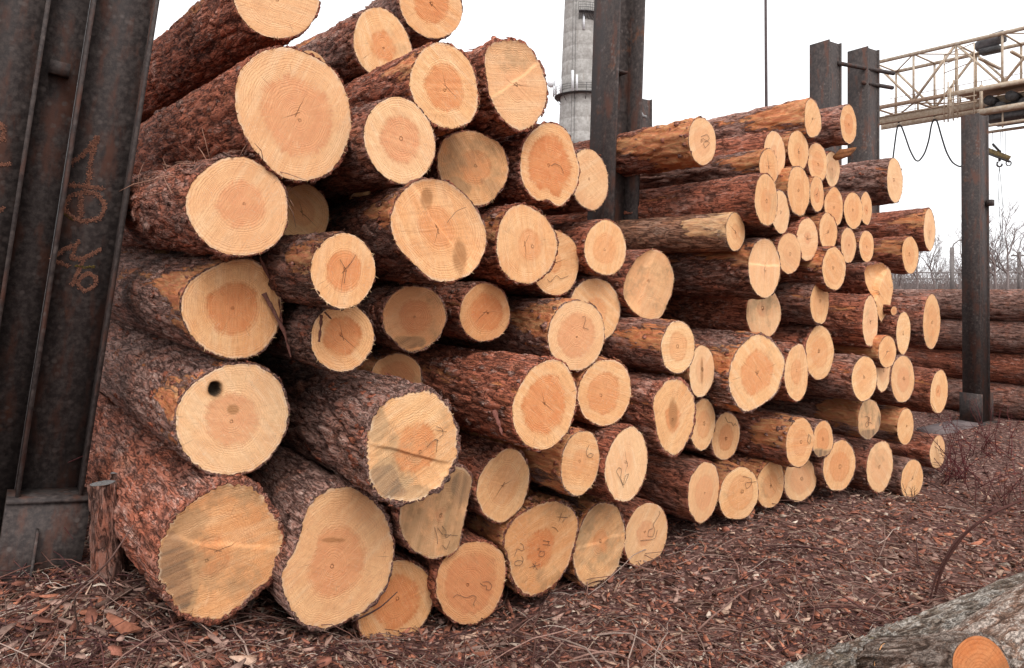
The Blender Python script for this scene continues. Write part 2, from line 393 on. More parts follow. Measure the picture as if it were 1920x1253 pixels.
# id: face centre x, y, half width, half height (photo pixels), depth in metres, turn of the cut in degrees
LOGS = {
'A1':(520,-8,84,82,3.05,26), 'A2':(556,213,116,122,2.89,39), 'A3':(450,388,97,95,2.77,37), 'A4':(567,400,40,57,3.32,58),
'A5':(441,579,97,95,2.93,38), 'A6':(440,786,100,108,2.94,50), 'A7':(409,1033,124,138,2.83,52), 'A8':(632,1045,110,140,3.04,51),
'A9':(742,1132,75,85,3.30,35), 'A10':(645,508,62,71,2.78,45), 'A11':(643,633,62,64,2.96,32), 'A12':(778,596,61,62,3.41,20),
'A13':(910,586,48,56,3.63,33), 'A14':(743,712,54,50,3.63,12), 'A15':(772,840,92,112,2.97,42), 'A16':(1021,757,64,91,3.24,43),
'A17':(1082,629,54,67,3.75,31), 'A18':(1115,583,50,63,4.20,31), 'A19':(1135,736,51,65,3.85,31), 'A20':(821,433,94,100,3.07,26),
'A21':(984,458,64,80,3.57,36), 'A22':(1042,493,46,63,3.98,40), 'A23':(1136,465,40,53,4.12,34), 'A24':(1216,533,50,69,4.36,34),
'A25':(752,264,68,83,3.08,44), 'A26':(718,83,57,68,3.79,42), 'A27':(808,8,61,66,4.05,28), 'A28':(836,162,67,82,3.25,39),
'A29':(967,160,62,90,3.57,45), 'A30':(887,315,68,73,3.59,24), 'A31':(1031,308,58,80,3.81,40), 'A32':(1106,337,36,59,4.15,46),
'A33':(1272,651,32,50,4.04,38), 'A34':(1264,782,42,80,4.04,46), 'A35':(1316,696,25,49,4.29,46), 'A36':(1318,796,24,50,4.44,47),
'A37':(1361,818,27,46,4.70,39), 'A38':(1418,700,55,77,4.44,29), 'A39':(1494,699,23,54,4.80,45), 'A40':(1537,662,27,52,5.07,38),
'A41':(1434,503,31,57,4.41,40), 'A42':(1432,587,33,49,4.84,31), 'A43':(1537,568,18,41,4.98,43), 'A44':(1632,603,15,51,5.32,49),
'A45':(1649,550,25,57,5.65,40), 'A46':(1694,624,13,41,5.77,45), 'A47':(1747,603,17,52,6.21,44), 'A48':(1621,710,24,43,5.11,34),
'A49a':(1664,660,17,30,5.38,32), 'A49b':(1656,692,16,44,5.50,44), 'A50':(1693,711,22,45,5.69,36), 'A51':(1761,735,17,42,6.15,39),
'A52':(1630,786,22,38,5.30,32), 'A53':(1698,800,16,35,5.74,38), 'A54':(1758,848,14,32,6.19,37), 'A55':(1500,830,27,47,4.73,36),
'A56':(1543,824,20,36,5.04,36), 'A57':(1574,873,31,51,5.18,32), 'A58':(1650,875,25,51,5.45,37), 'A59':(1710,899,22,38,5.80,31),
'A60':(1500,899,31,43,5.07,26), 'A61':(1445,909,27,45,4.82,36), 'A62':(1386,926,37,51,4.56,28), 'A63':(1320,922,30,59,4.37,45),
'A64':(1176,871,41,73,3.81,47), 'A65':(1089,868,38,62,3.58,46), 'A66':(943,909,53,75,3.49,45), 'A67':(1015,1030,71,93,3.63,36),
'A68':(1125,1022,50,84,3.92,45), 'A69':(1212,1003,42,62,4.20,37), 'A70':(884,1095,69,77,3.42,28), 'A71':(818,965,70,88,3.29,42),
'A72':(1317,265,27,45,4.51,40), 'A73':(1524,223,16,38,5.06,44), 'A74':(1591,233,16,38,5.48,43), 'A75':(1453,288,21,42,4.74,42),
'A76':(1497,283,20,39,4.97,40), 'A77':(1442,313,18,34,4.52,40), 'A78':(1437,375,22,50,4.36,46), 'A79':(1464,398,17,42,4.65,47),
'A80':(1498,358,21,48,4.82,44), 'A81':(1533,305,19,38,5.25,40), 'A82':(1560,317,15,34,5.52,42), 'A83':(1532,364,13,34,5.13,46),
'A84':(1564,388,18,37,5.33,40), 'A85':(1600,395,18,35,5.50,37), 'A86':(1624,391,11,32,5.77,46), 'A87':(1678,339,15,43,6.19,44),
'A88':(1743,431,11,40,6.51,46), 'A89':(1707,478,16,35,6.30,38), 'A90':(1379,435,18,37,4.32,45), 'A91':(1480,475,23,40,4.70,37),
'A92':(1514,449,21,41,4.88,40), 'A93':(1553,436,17,39,5.13,43), 'A94':(1591,460,15,34,5.44,42), 'A95':(1625,462,14,30,5.75,39),
'A96':(1564,504,22,42,4.95,37)
}
LABELS = {
'A1': "topmost left log, its pale sawn face cut off by the top edge",
'A2': "log with the biggest, roundest orange face, high on the left",
'A3': "log with frayed stringy bark and orange heart, just below the biggest face",
'A4': "small pale log face squeezed right of the frayed bark log",
'A5': "left-column log with loose dark bark strips hanging across its face",
'A6': "left-column log whose pale face has a dark round knot hole",
'A7': "bottom corner log with grey-stained squarish face, next to the sawn stump",
'A8': "large pear-shaped bottom log with a dark knot gash in its face",
'A9': "lowest small orange log tucked under the pear-shaped bottom log",
'A10': "dark-barked log with an orange heart and a forked pencil mark",
'A11': "shaded log with a bark scrap on its face, below the fork-marked one",
'A12': "brown shaded log face under the big split face in the middle",
'A13': "small reddish round log right of the brown shaded face",
'A14': "half-hidden brown log peeping over the big rough-barked stained log",
'A15': "big rough-barked log with a face stained dark at its lower left",
'A16': "long reddish log with a tall oval face and broad orange heart, mid-pile",
'A17': "log with an oval ringed face overlapping the pale one behind it, mid-pile",
'A18': "pale pinkish face half covered by the ringed oval one before it",
'A19': "clean pale oval log right of the tall orange-hearted one",
'A20': "big log with a split edge, knots and pale streaks in the pile's middle",
'A21': "egg-shaped pale log with off-centre rings, right of the split-edge log",
'A22': "reddish pencil-marked face mostly hidden behind the egg-shaped pale log",
'A23': "small log with an orange star-like heart, under the flaky pale trunk",
'A24': "weathered brown log face with a ridge, right of the star-hearted one",
'A25': "log with a sharply edged deep orange heart, right of the biggest face",
'A26': "pale round log with small orange heart, upper left, resting behind the biggest face",
'A27': "upper log cut off by the top edge, beside the sky",
'A28': "round log with a cracked star-shaped orange heart near the top",
'A29': "tall grey-brown log with a curved scar against the sky",
'A30': "dull brown weathered round face below the cracked star heart",
'A31': "log with a large orange heart and a notched lower edge, by the middle post",
'A32': "pale thin oval half hidden behind the notched orange log",
'A33': "small barked log with a pale oval face below the weathered ridged face",
'A34': "log with a resin-crusted centre and red bark rim, lower middle",
'A35': "pale oval face with a dark vertical crack",
'A36': "narrow pale face squeezed right of the resin-crusted log",
'A37': "pencil-scribbled tan face below the dark-cracked one",
'A38': "biggest log of the right stack, wide blank pale face with red rim",
'A39': "white-speckled narrow log with a bright orange core slit",
'A40': "saw-ridged pinkish oval right of the white-speckled log",
'A41': "large pale log face cut with a wedge line, right of the flaky trunk",
'A42': "tan face tucked directly beneath the wedge-cut log",
'A43': "slim pale oval on a dark log left of the broken-ended log",
'A44': "narrow tall pale face in front of the broken splintered end",
'A45': "log with a broken splintered pale end and square top",
'A46': "slim pale face beside a small round branch stub",
'A47': "thick log with a tall leaning slim face before the far post",
'A48': "pale oval face on a knotty log in the right stack's lower half",
'A49a': "small pale sliver of a face overlapping a longer pale one",
'A49b': "long pale face partly hidden by the small sliver face",
'A50': "pinkish saw-marked oval below the long half-hidden pale face",
'A51': "rightmost lower log with clean oval face above the steel foot beam",
'A52': "oval face with a blackened lower end and pencil loops",
'A53': "sawn log face right of the blackened one",
'A54': "lowest rightmost log among the red twigs",
'A55': "dark-barked log with pale ringed face, second row from the ground",
'A56': "small orange-hearted face with a mossy black edge",
'A57': "bottom log with a diagonal dark line across its oval face",
'A58': "bottom log with a tall narrow orange-hearted face, second from the right end",
'A59': "bottom log at the right end with dry stalks before its face",
'A60': "bottom log with an orange core half under the dark-barked ringed log",
'A61': "bottom log with grey-speckled rim around a small orange heart",
'A62': "bottom log with greenish-grey rim and looped pencil mark",
'A63': "smooth red-barked bottom log with a wavy ringed oval face",
'A64': "log marked with a pencilled heart-like V",
'A65': "orange flaky-barked log marked with a pencilled six",
'A66': "blotchless pinkish oval leaning right, above the lettered bottom log",
'A67': "bottom log pencilled with several letters around an orange heart",
'A68': "bottom log with a grey-green upper stain and torn fibres",
'A69': "bottom log with yellowish split side and curly pencil mark",
'A70': "rusty brown bottom log pencilled with an eight",
'A71': "grey half log with a straight sawn right edge and dark scrawl",
'A72': "log jutting right past the middle post with a bare orange patch",
'A73': "top log of the right stack with torn bark and a pale face",
'A74': "short-looking top log right of the torn-bark one, before the paired posts",
'A75': "orange-cored face behind the small oval, second row of the right stack",
'A76': "plain pale oval under the top torn-bark log",
'A77': "small pale oval just above the big furry-edged one",
'A78': "big oval with a furry edge, left end of the right stack's third row",
'A79': "face half hidden behind the big furry-edged oval",
'A80': "tall oval with knots between the furry-edged face and the slim ringed one",
'A81': "cross-hatched broad face below the top logs",
'A82': "tan face partly hidden by the cross-hatched one, beside a torn slab",
'A83': "slim face with long narrow rings, mid right stack",
'A84': "orange face with a diagonal split, mid right stack",
'A85': "pale blocky face left of a thinner twin",
'A86': "thin oval partly hidden behind the pale blocky face",
'A87': "thick log with chipped bark against the sky, right of the torn slab",
'A88': "dark log with slim face, rightmost of the upper right stack",
'A89': "log ending left of and below the rightmost slim-faced one",
'A90': "thin pale-barked flaky log lying in front of the right stack",
'A91': "slanted smooth oval beside the wedge-cut face",
'A92': "oval with orange core, right of the half-hidden furry pair",
'A93': "pale starburst-sawn oval below the diagonal-split face",
'A94': "upright pale oval right of the dark-rimmed orange one",
'A95': "smaller tan oval sitting above the broken splintered end",
'A96': "oval with a dark ringed border, left of the broken splintered end",
}
POLY = {
'A7': [(416,897),(469,900),(503,927),(526,967),(535,1007),(533,1034),(523,1088),(476,1121),(412,1172),(379,1173),(335,1155),(302,1115),(287,1074),(288,1034),(298,1001),(322,960),(362,927)],
'A8': [(620,910),(583,933),(566,967),(562,1000),(550,1034),(526,1064),(525,1101),(540,1145),(570,1178),(605,1187),(663,1162),(707,1131),(730,1098),(742,1034),(737,994),(720,950),(690,924),(660,908),(640,906)],
'A15': [(781,726),(808,722),(841,752),(861,799),(863,832),(855,877),(828,920),(784,944),(751,952),(707,934),(687,900),(678,845),(684,799),(703,762),(740,736)],
'A16': [(1036,668),(1066,685),(1084,728),(1079,772),(1066,812),(1039,839),(1018,848),(985,838),(962,805),(957,762),(970,728),(995,688)],
'A67': [(1036,934),(1069,944),(1087,974),(1082,1011),(1069,1061),(1039,1101),(1002,1123),(975,1115),(955,1084),(952,1051),(940,1014),(948,984),(982,954)],
'A68': [(1123,939),(1156,944),(1173,984),(1173,1021),(1156,1074),(1123,1098),(1099,1106),(1079,1081),(1072,1041),(1082,1001),(1099,960)],
'A71': [(888,893),(874,962),(860,1031),(841,1044),(808,1051),(774,1034),(754,1007),(746,977),(752,930),(785,888),(835,870),(872,874)],
'A70': [(828,1048),(868,1017),(908,1011),(942,1031),(952,1068),(945,1111),(928,1148),(895,1172),(858,1173),(828,1148),(814,1111),(816,1075)],
'A66': [(952,836),(979,846),(995,877),(992,917),(979,954),(955,977),(932,984),(905,964),(891,930),(895,897),(915,863)],
'A20': [(801,332),(841,339),(881,372),(905,412),(915,440),(912,470),(888,514),(841,532),(808,527),(774,494),(741,460),(729,420),(735,390),(751,359),(774,339)],
'A21': [(952,389),(982,379),(1019,399),(1042,433),(1049,464),(1036,507),(995,537),(952,524),(932,494),(927,453),(935,415)],
'A29': [(915,76),(958,69),(989,80),(1005,104),(1020,131),(1029,168),(1022,208),(1002,238),(975,250),(955,241),(932,215),(915,178),(908,134),(905,104)],
'A31': [(1019,228),(1049,231),(1069,251),(1079,285),(1089,318),(1082,355),(1055,389),(1036,386),(1029,370),(1012,382),(989,365),(975,335),(974,295),(982,265),(992,248)],
'A38': [(1421,623),(1448,635),(1473,668),(1471,698),(1458,738),(1424,765),(1397,777),(1377,759),(1364,722),(1367,685),(1384,651),(1404,630)],
'A45': [(1619,507),(1625,494),(1655,492),(1671,507),(1676,541),(1671,574),(1652,608),(1645,588),(1635,557),(1622,531)],
'A34': [(1222,742),(1240,715),(1263,705),(1280,710),(1297,728),(1305,762),(1303,799),(1290,832),(1267,861),(1246,850),(1233,828),(1225,790)],
'A24': [(1223,464),(1250,477),(1265,514),(1260,554),(1247,578),(1240,598),(1210,603),(1183,581),(1166,554),(1173,517),(1193,484)],
}
SPEC = {   # looks of single logs: heart size, stain, brightness, bark roughness, peel, step across the face, pith shift, knots, hole
'A1': dict(heart=.0, rough=1.2, pitch=.0), 'A2': dict(endpeel=0, heart=.62, tint=.90, rough=1.3, pith=(-.05,-.1), rim=.03), 'A3': dict(heart=.50, rough=1.0, fray=1),
'A5': dict(heart=.52, peel=.40), 'A6': dict(heart=.48, hole=(403,730,13,15), knots=[(437,768,12,10)], rough=.8), 
'A7': dict(endpeel=0, patch=[(318,1095,46,80,.75),(350,1010,60,50,.3)], heart=.30, hs=.5, stain=.40, tint=.80, rough=1.4, rim=.085, step=(.6,.012)), 'A8': dict(heart=.52, tint=.80, rough=1.2, rim=.045, knots=[(625,1013,24,5)]),
'A9': dict(heart=.62, tint=.78), 'A10': dict(heart=.55, tint=.97, bark=.55), 'A11': dict(heart=.58, tint=.86, bark=.6), 'A12': dict(patch=[(765,640,36,12,.6)], heart=.55, tint=.62, stain=.25),
'A13': dict(heart=.66, tint=.76), 'A14': dict(heart=.7, tint=.68, stain=.2), 'A15': dict(endpeel=0, patch=[(722,905,42,46,.7),(790,930,40,22,.5),(705,790,22,40,.4)], heart=.45, stain=.26, tint=.93, rough=1.9, rim=.085, step=(-.4,.01)),
'A16': dict(heart=.68, hs=.9, tint=.96, rough=1.2), 'A17': dict(endpeel=.55, heart=.66, peel=.42), 'A20': dict(heart=.42, hs=.45, stain=.02, knots=[(800,372,12,22),(862,482,14,34)], step=(.8,.014)),
'A21': dict(heart=.40, tint=.98, pith=(-.25,-.05), hs=.5), 'A24': dict(heart=.2, hs=.2, stain=.36, tint=.84, step=(.1,.02)), 'A25': dict(heart=.55, hs=1.0, tint=.97, pith=(0,.05)), 'A26': dict(heart=.44),
'A27': dict(heart=.55), 'A28': dict(heart=.56), 'A29': dict(heart=.35, hs=.3, stain=.2, tint=.90, rim=.05, step=(.3,.015), rough=1.5), 'A30': dict(patch=[(850,360,30,25,.4)], heart=.45, hs=.5, stain=.38, tint=.78),
'A31': dict(heart=.72, hs=.95, tint=.93, rim=.03), 'A34': dict(heart=.35, knots=[(1262,776,9,30)], rim=.07, tint=.92), 'A35': dict(heart=.5, knots=[(1316,696,3,26)]), 'A38': dict(heart=.60, rim=.045, rough=1.3),
'A39': dict(heart=.45, tint=1.0), 'A42': dict(heart=.3, stain=.35), 'A45': dict(heart=.1, step=(.2,.05), rough=1.5), 'A52': dict(patch=[(1628,815,24,12,.7),(1648,795,8,20,.6)], heart=.3, stain=.45), 'A56': dict(patch=[(1542,850,22,9,.8)], heart=.62, stain=.25, tint=.9),
'A57': dict(heart=.62, tint=.95), 'A58': dict(heart=.68, tint=.94), 'A60': dict(heart=.66, tint=.92), 'A61': dict(heart=.55, stain=.22, tint=.92), 'A62': dict(heart=.66, stain=.22, tint=.93),
'A63': dict(heart=.6, rough=.7), 'A65': dict(endpeel=.58, heart=.4, hs=.3, peel=.52), 'A66': dict(heart=.55, tint=.95, hs=.3), 'A67': dict(patch=[(1030,1085,30,30,.3),(1060,960,26,16,.3)], heart=.42, tint=.74, stain=.26, rim=.06, rough=1.5), 'A68': dict(patch=[(1095,985,20,46,.35)], heart=.30, tint=.88, stain=.38, rim=.04, step=(.5,.01)),
'A69': dict(heart=.4, tint=.92, peel=.36), 'A70': dict(heart=.75, tint=.62, stain=.18, rim=.04), 'A71': dict(patch=[(870,915,30,40,.4)], heart=.15, stain=.5, tint=.76), 'A72': dict(endpeel=.66, heart=.62, peel=.43, rough=1.3), 'A73': dict(rough=1.3, peel=.36),
'A87': dict(heart=.2, rough=1.2, peel=.35), 'A84': dict(heart=.72, tint=.94), 'A96': dict(heart=.74, tint=.95), 'A90': dict(heart=.4, paper=1, rough=.5), 'A23': dict(heart=.56), 'A41': dict(heart=.3, step=(.5,.012), rough=1.4, bark=.8),
}
# pencil writing on the sawn faces: strokes traced in crop pixels: (crop x0, y0, scale, strokes)
MARKS = {
'A67': (900,900,5.013,[[(320,715),(345,640),(385,665),(410,655),(400,610),(375,592)],[(400,765),(360,750),(320,770),(325,800),(365,806),(395,780),(402,740),(385,715)],
   [(555,665),(600,670),(606,700),(580,720),(545,712),(562,668)],[(590,568),(652,580)],[(585,603),(655,612)],[(645,575),(632,612)],[(762,310),(735,395)],[(805,345),(770,397)],[(715,345),(820,352)],[(490,780),(535,842)],[(522,770),(498,832)],[(460,822),(565,790)],[(670,440),(705,450),(730,485)]]),
'A70': (640,833,2.983,[[(790,770),(820,765),(842,790),(830,815),(808,812),(812,790),(790,790),(775,775)],[(625,855),(645,838),(670,848),(700,858),(735,842),(755,855),(735,895),(745,900)]]),
'A71': (800,780,4.32,[[(120,890),(155,930),(150,990),(195,955)],[(140,960),(250,967)],[(60,900),(80,970),(85,1035)],[(85,905),(125,960)],[(125,1045),(155,1082),(165,1060),(185,1010)]]),
'A64': (800,780,4.32,[[(1590,580),(1560,500),(1530,450),(1550,415),(1575,430),(1565,500),(1590,570),(1635,465),(1605,480),(1585,560)]]),
'A65': (800,780,4.32,[[(1310,235),(1285,290),(1295,330),(1330,337),(1346,312),(1320,300),(1298,322)]]),
'A69': (900,900,5.013,[[(1680,290),(1690,310),(1655,370),(1620,420),(1640,470),(1620,535),(1572,530),(1580,470),(1620,455)],[(1500,570),(1640,555),(1662,470)]]),
'A15': (800,780,4.32,[[(0,250),(40,205),(85,180),(75,290)],[(60,190),(98,202)],[(75,85),(120,100),(132,150),(100,170)],[(68,112),(160,127)]]),
'A10': (0,0,1,[[(636,486),(648,507),(666,478)],[(648,507),(644,532)]]),
'A52': (1480,740,5.966,[[(835,250),(870,240),(882,290),(840,330),(860,372),(882,340),(875,300),(920,322)]]),
'A62': (1280,833,2.983,[[(335,180),(385,190),(380,230),(355,250),(345,215),(410,208)]]),
'A37': (1280,600,5.966,[[(470,1085),(500,1150),(540,1140),(560,1190),(582,1150),(595,1185)]]),
'A22': (640,420,2.983,[[(1150,310),(1165,330),(1200,285),(1225,310),(1268,290)]]),
'A31': (640,0,2.983,[[(1170,930),(1190,915),(1225,930),(1240,970)]]),
'A72': (1280,0,2.983,[[(100,765),(135,752),(148,780),(112,800),(122,830),(150,800),(108,775)]]),
'A20': (640,0,2.983,[[(590,1245),(640,1182),(695,1160)]]),
'A55': (1480,740,5.966,[[(205,440),(238,470),(222,560),(195,520),(212,450)]]),
'A17': (640,420,2.983,[[(1345,520),(1362,518),(1362,545),(1350,580),(1380,590)]]),
}
M_PENCIL = simple('pencil_lines', (.05, .035, .03), (.10, .07, .05), 60, .8, 0)
FACE = {}      # id -> (centre, tangent, normal) for strokes and strips
CONTACT = []   # where the lowest logs rest

_fib = []
def FIBRE():
    if not _fib:
        m = NT('bark_fibre', .9, .2); m.color(m.attr('tone').outputs['Color']); _fib.append(m.m)
    return _fib[0]
def smooth_ring(a, sig):
    n = len(a); k = np.arange(-n // 2, n // 2); w = np.exp(-.5 * (k / (sig * n / 360.0)) ** 2); w /= w.sum()
    return np.real(np.fft.ifft(np.fft.fft(a) * np.fft.fft(np.fft.ifftshift(w))))

def bark_rings(L, fine, step):
    d = [0.0]; s = step
    while d[-1] < fine: d.append(d[-1] + s); s *= 1.018
    return np.concatenate([d, np.linspace(fine + .25, L, 7)])

def log_body(root, rad, z0, R, L, seed, rough, peel, bt, barkm, tone, fine=1.9, step=.016, taper=.014, both_ends=False, bend=.012, oval_keep=.35, endpeel=0.0):
    """bark tube with real plates and furrows; rad(theta): outer radius at the cut, z0(theta): cut plane offset"""
    rg = np.random.default_rng(seed); N = len(rad)
    th = np.arange(N) * 2 * math.pi / N
    d = bark_rings(L, fine, step); m = len(d)
    mean = rad.mean()
    blend = np.exp(-d / .8)[:, None] * (1 - oval_keep) + oval_keep
    rr = (rad[None] * blend + mean * (1 - blend)) * (1 - taper * d)[:, None]
    zz = d[:, None] + z0[None] * np.exp(-d / .5)[:, None]
    p = np.stack([np.cos(th)[None] * rr, np.sin(th)[None] * rr, zz], -1).reshape(-1, 3)
    o = rg.uniform(0, 90, 3)
    wp = p + .018 * (np.stack([vnoise(p * 22 + o), vnoise(p * 22 + o + 31), vnoise(p * 22 + o + 63)], 1) - .5)
    cs = rg.uniform(.8, 1.15)
    f1, f2, cid = worley(wp * np.array([18, 18, 4.2]) * cs + o)
    g1, g2, cid2 = worley(wp * np.array([55, 55, 16]) * cs + o + 7)
    plate = sstep(.02, .30, f2 - f1)
    bumps = fbm(p * np.array([9, 9, 5]) + o, 3) - .5
    hgt = .008 * rough * (plate - .6) * (.55 + .9 * cid) + .003 * rough * (sstep(0, .3, g2 - g1) - .5) + .013 * min(rough, 1.2) * bumps + .004 * rough * (cid2 - .5)
    hgt = np.where(np.repeat(d, N) < .004, hgt * .8, hgt)
    u = np.stack([np.tile(np.cos(th), m), np.tile(np.sin(th), m), np.zeros(m * N)], 1)
    p = p + u * hgt[:, None]
    ba = rg.uniform(0, 6.28); bo = bend * np.sin(d / L * math.pi) * (L / 5)
    off = np.repeat(np.stack([np.cos(ba) * bo, np.sin(ba) * bo, 0 * bo], 1), N, 0)
    p = p + off
    wood_r = rad * (1 - bt)
    rim = np.stack([np.cos(th) * wood_r, np.sin(th) * wood_r, z0 + .002], 1)
    v = np.concatenate([rim, p])
    q = ring_quads(m + 1, N)
    plate2 = np.concatenate([np.full(N, .5), plate * .7 + .3 * sstep(0, .3, g2 - g1)])
    cell = np.concatenate([np.full(N, .0), cid])
    pv = np.concatenate([np.zeros(N), peel + (max(endpeel, peel) - peel) * sstep(.55, .15, np.repeat(d, N) + .25 * (vnoise(p * 5 + o) - .5))])
    at = np.stack([plate2, cell, pv, np.full(len(v), tone)], 1)
    b = mesh('bark', v, [q], barkm, root, True, {'bk': at})
    # rear end
    last = p[-N:]
    e = np.concatenate([last * np.array([.97, .97, 1]), last.mean(0)[None]])
    tri = np.stack([np.arange(N), (np.arange(N) + 1) % N, np.full(N, N)], 1)
    one = np.ones(len(e))
    mesh('far_end', e, [tri], M_WOOD, root, False, {'fc': np.stack([.5 * one, .4 * one, .3 * one, .7 * one], 1), 'rr': .05 * one, 'sp': np.stack([0 * one, 0 * one, .3 * one, one], 1)})
    return p, u, d

def face_mesh(root, wood, z0, R, seed, heart, stain, tint, pith, stepd, knots, hole, nr, pxcoord=None, hs=.7, patch=None):
    rg = np.random.default_rng(seed + 5); N = len(wood)
    th = np.arange(N) * 2 * math.pi / N
    lv = np.linspace(0, 1, nr + 1)[1:]
    ox, oy = wood * np.cos(th), wood * np.sin(th)
    cx, cy = pith[0] * R, pith[1] * R
    X = cx + lv[:, None] * (ox - cx)[None]; Y = cy + lv[:, None] * (oy - cy)[None]
    # plane of the cut
    A = np.stack([np.cos(th) * wood, np.sin(th) * wood], 1)
    co, *_ = np.linalg.lstsq(A, z0, rcond=None)
    Z = co[0] * X + co[1] * Y
    P = np.concatenate([[[cx, cy, co[0] * cx + co[1] * cy]], np.stack([X, Y, Z], -1).reshape(-1, 3)])
    rn = np.concatenate([[0], np.repeat(lv, N)])
    o = rg.uniform(0, 50, 3)
    rel = .004 * (fbm(P * 14 + o, 3) - .5) * (1 - rn ** 8)
    a = rg.uniform(0, 6.28)
    s = P[:, 0] * math.cos(a) + P[:, 1] * math.sin(a)
    rel += .0016 * (vnoise(np.stack([s * 120, P[:, 0] * 6, P[:, 1] * 6], 1) + o) - .5) * (1 - rn ** 12)
    if stepd:
        a = stepd[0] * math.pi; s = (P[:, 0] * math.cos(a) + P[:, 1] * math.sin(a)) / R + .12 * (vnoise(P * 10 + o) - .5)
        rel += stepd[1] * (sstep(-.025, .025, s - .1)) * (1 - rn ** 6)
    P[:, 2] += np.where(rn > .999, 0, rel)
    kn = np.zeros(len(P)); hl = np.zeros(len(P)); sv = np.full(len(P), float(stain))
    if pxcoord is not None and (knots or hole or patch):
        W = pxcoord(P)
        for k in patch or []:
            q = np.hypot((W[:, 0] - k[0]) / k[2], (W[:, 1] - k[1]) / k[3]) + .9 * (fbm(P * 16 + o, 3) - .5); sv = np.minimum(sv + k[4] * sstep(1.15, .6, q), 1.2)
        for k in knots or []:
            q = np.hypot((W[:, 0] - k[0]) / k[2], (W[:, 1] - k[1]) / k[3]); kn = np.maximum(kn, sstep(1.15, .7, q))
        if hole:
            q = np.hypot((W[:, 0] - hole[0]) / hole[2], (W[:, 1] - hole[1]) / hole[3]) + .25 * (vnoise(P * 60) - .5)
            hl = sstep(1.12, .92, q); P[:, 2] += .06 * sstep(1.05, .55, q); kn = np.maximum(kn, .8 * sstep(1.5, 1.1, q))
    n1 = 1 + np.arange(N)
    tri = np.stack([np.zeros(N, int), np.roll(n1, -1), n1], 1)
    q = ring_quads(nr, N)[:, ::-1] + 1
    one = np.ones(len(P)); rnd = rg.uniform(0, 1)
    fc = np.stack([rn, heart * one, sv, tint * one], 1)
    sp = np.stack([kn, hl, rnd * one, hs * one], 1)
    return mesh('cut_face', P, [tri, q], M_WOOD, root, True, {'fc': fc, 'rr': rn * R, 'sp': sp})

def flakes_on(root, p, u, d, N, R, n, seed, mat, tone, size=(.012, .04)):
    """loose bark scales lifting off the front part of a log"""
    rg = np.random.default_rng(seed + 9)
    m = len(d); fm = int(np.searchsorted(d, 1.5))
    idx = (np.minimum((rg.random(n) ** 1.3 * fm).astype(int), fm - 1)) * N + rg.integers(0, N, n)
    P, U = p[idx], u[idx]; T = np.stack([-U[:, 1], U[:, 0], 0 * U[:, 0]], 1)
    b = []; sz = rg.uniform(*size, n)
    Z = np.array([0, 0, 1.0])
    a = rg.normal(0, .5, n); D = np.cos(a)[:, None] * Z + np.sin(a)[:, None] * T; S = np.cos(a)[:, None] * T - np.sin(a)[:, None] * Z
    lift = rg.uniform(.1, .7, n)[:, None]
    w = (sz * rg.uniform(.3, .6, n))[:, None]; l = sz[:, None]
    base = P + U * .001
    v = np.stack([base - S * w, base + S * w, base + D * l * .6 + S * w * 1.1 + U * lift * l * .35, base + D * l * 1.1 + S * w * .2 + U * lift * l * .75,
                  base + D * l * .7 - S * w * .9 + U * lift * l * .4], 1)
    vb = v - U[:, None] * .004
    V = np.concatenate([v, vb], 1).reshape(-1, 3)
    k = (np.arange(n) * 10)[:, None]
    tr = np.concatenate([k + np.array(t) for t in ((0, 1, 2), (0, 2, 4), (4, 2, 3), (6, 5, 7), (7, 5, 9), (7, 9, 8))])
    qd = np.concatenate([k + np.array(t) for t in ((0, 5, 6, 1), (1, 6, 7, 2), (2, 7, 8, 3), (3, 8, 9, 4), (4, 9, 5, 0))])
    at = np.stack([np.full(n * 10, .8), np.repeat(rg.random(n), 10), np.full(n * 10, 0.0), np.full(n * 10, tone)], 1)
    mesh('bark_scales', V, [tr, qd], mat, root, False, {'bk': at}, kind='stuff')

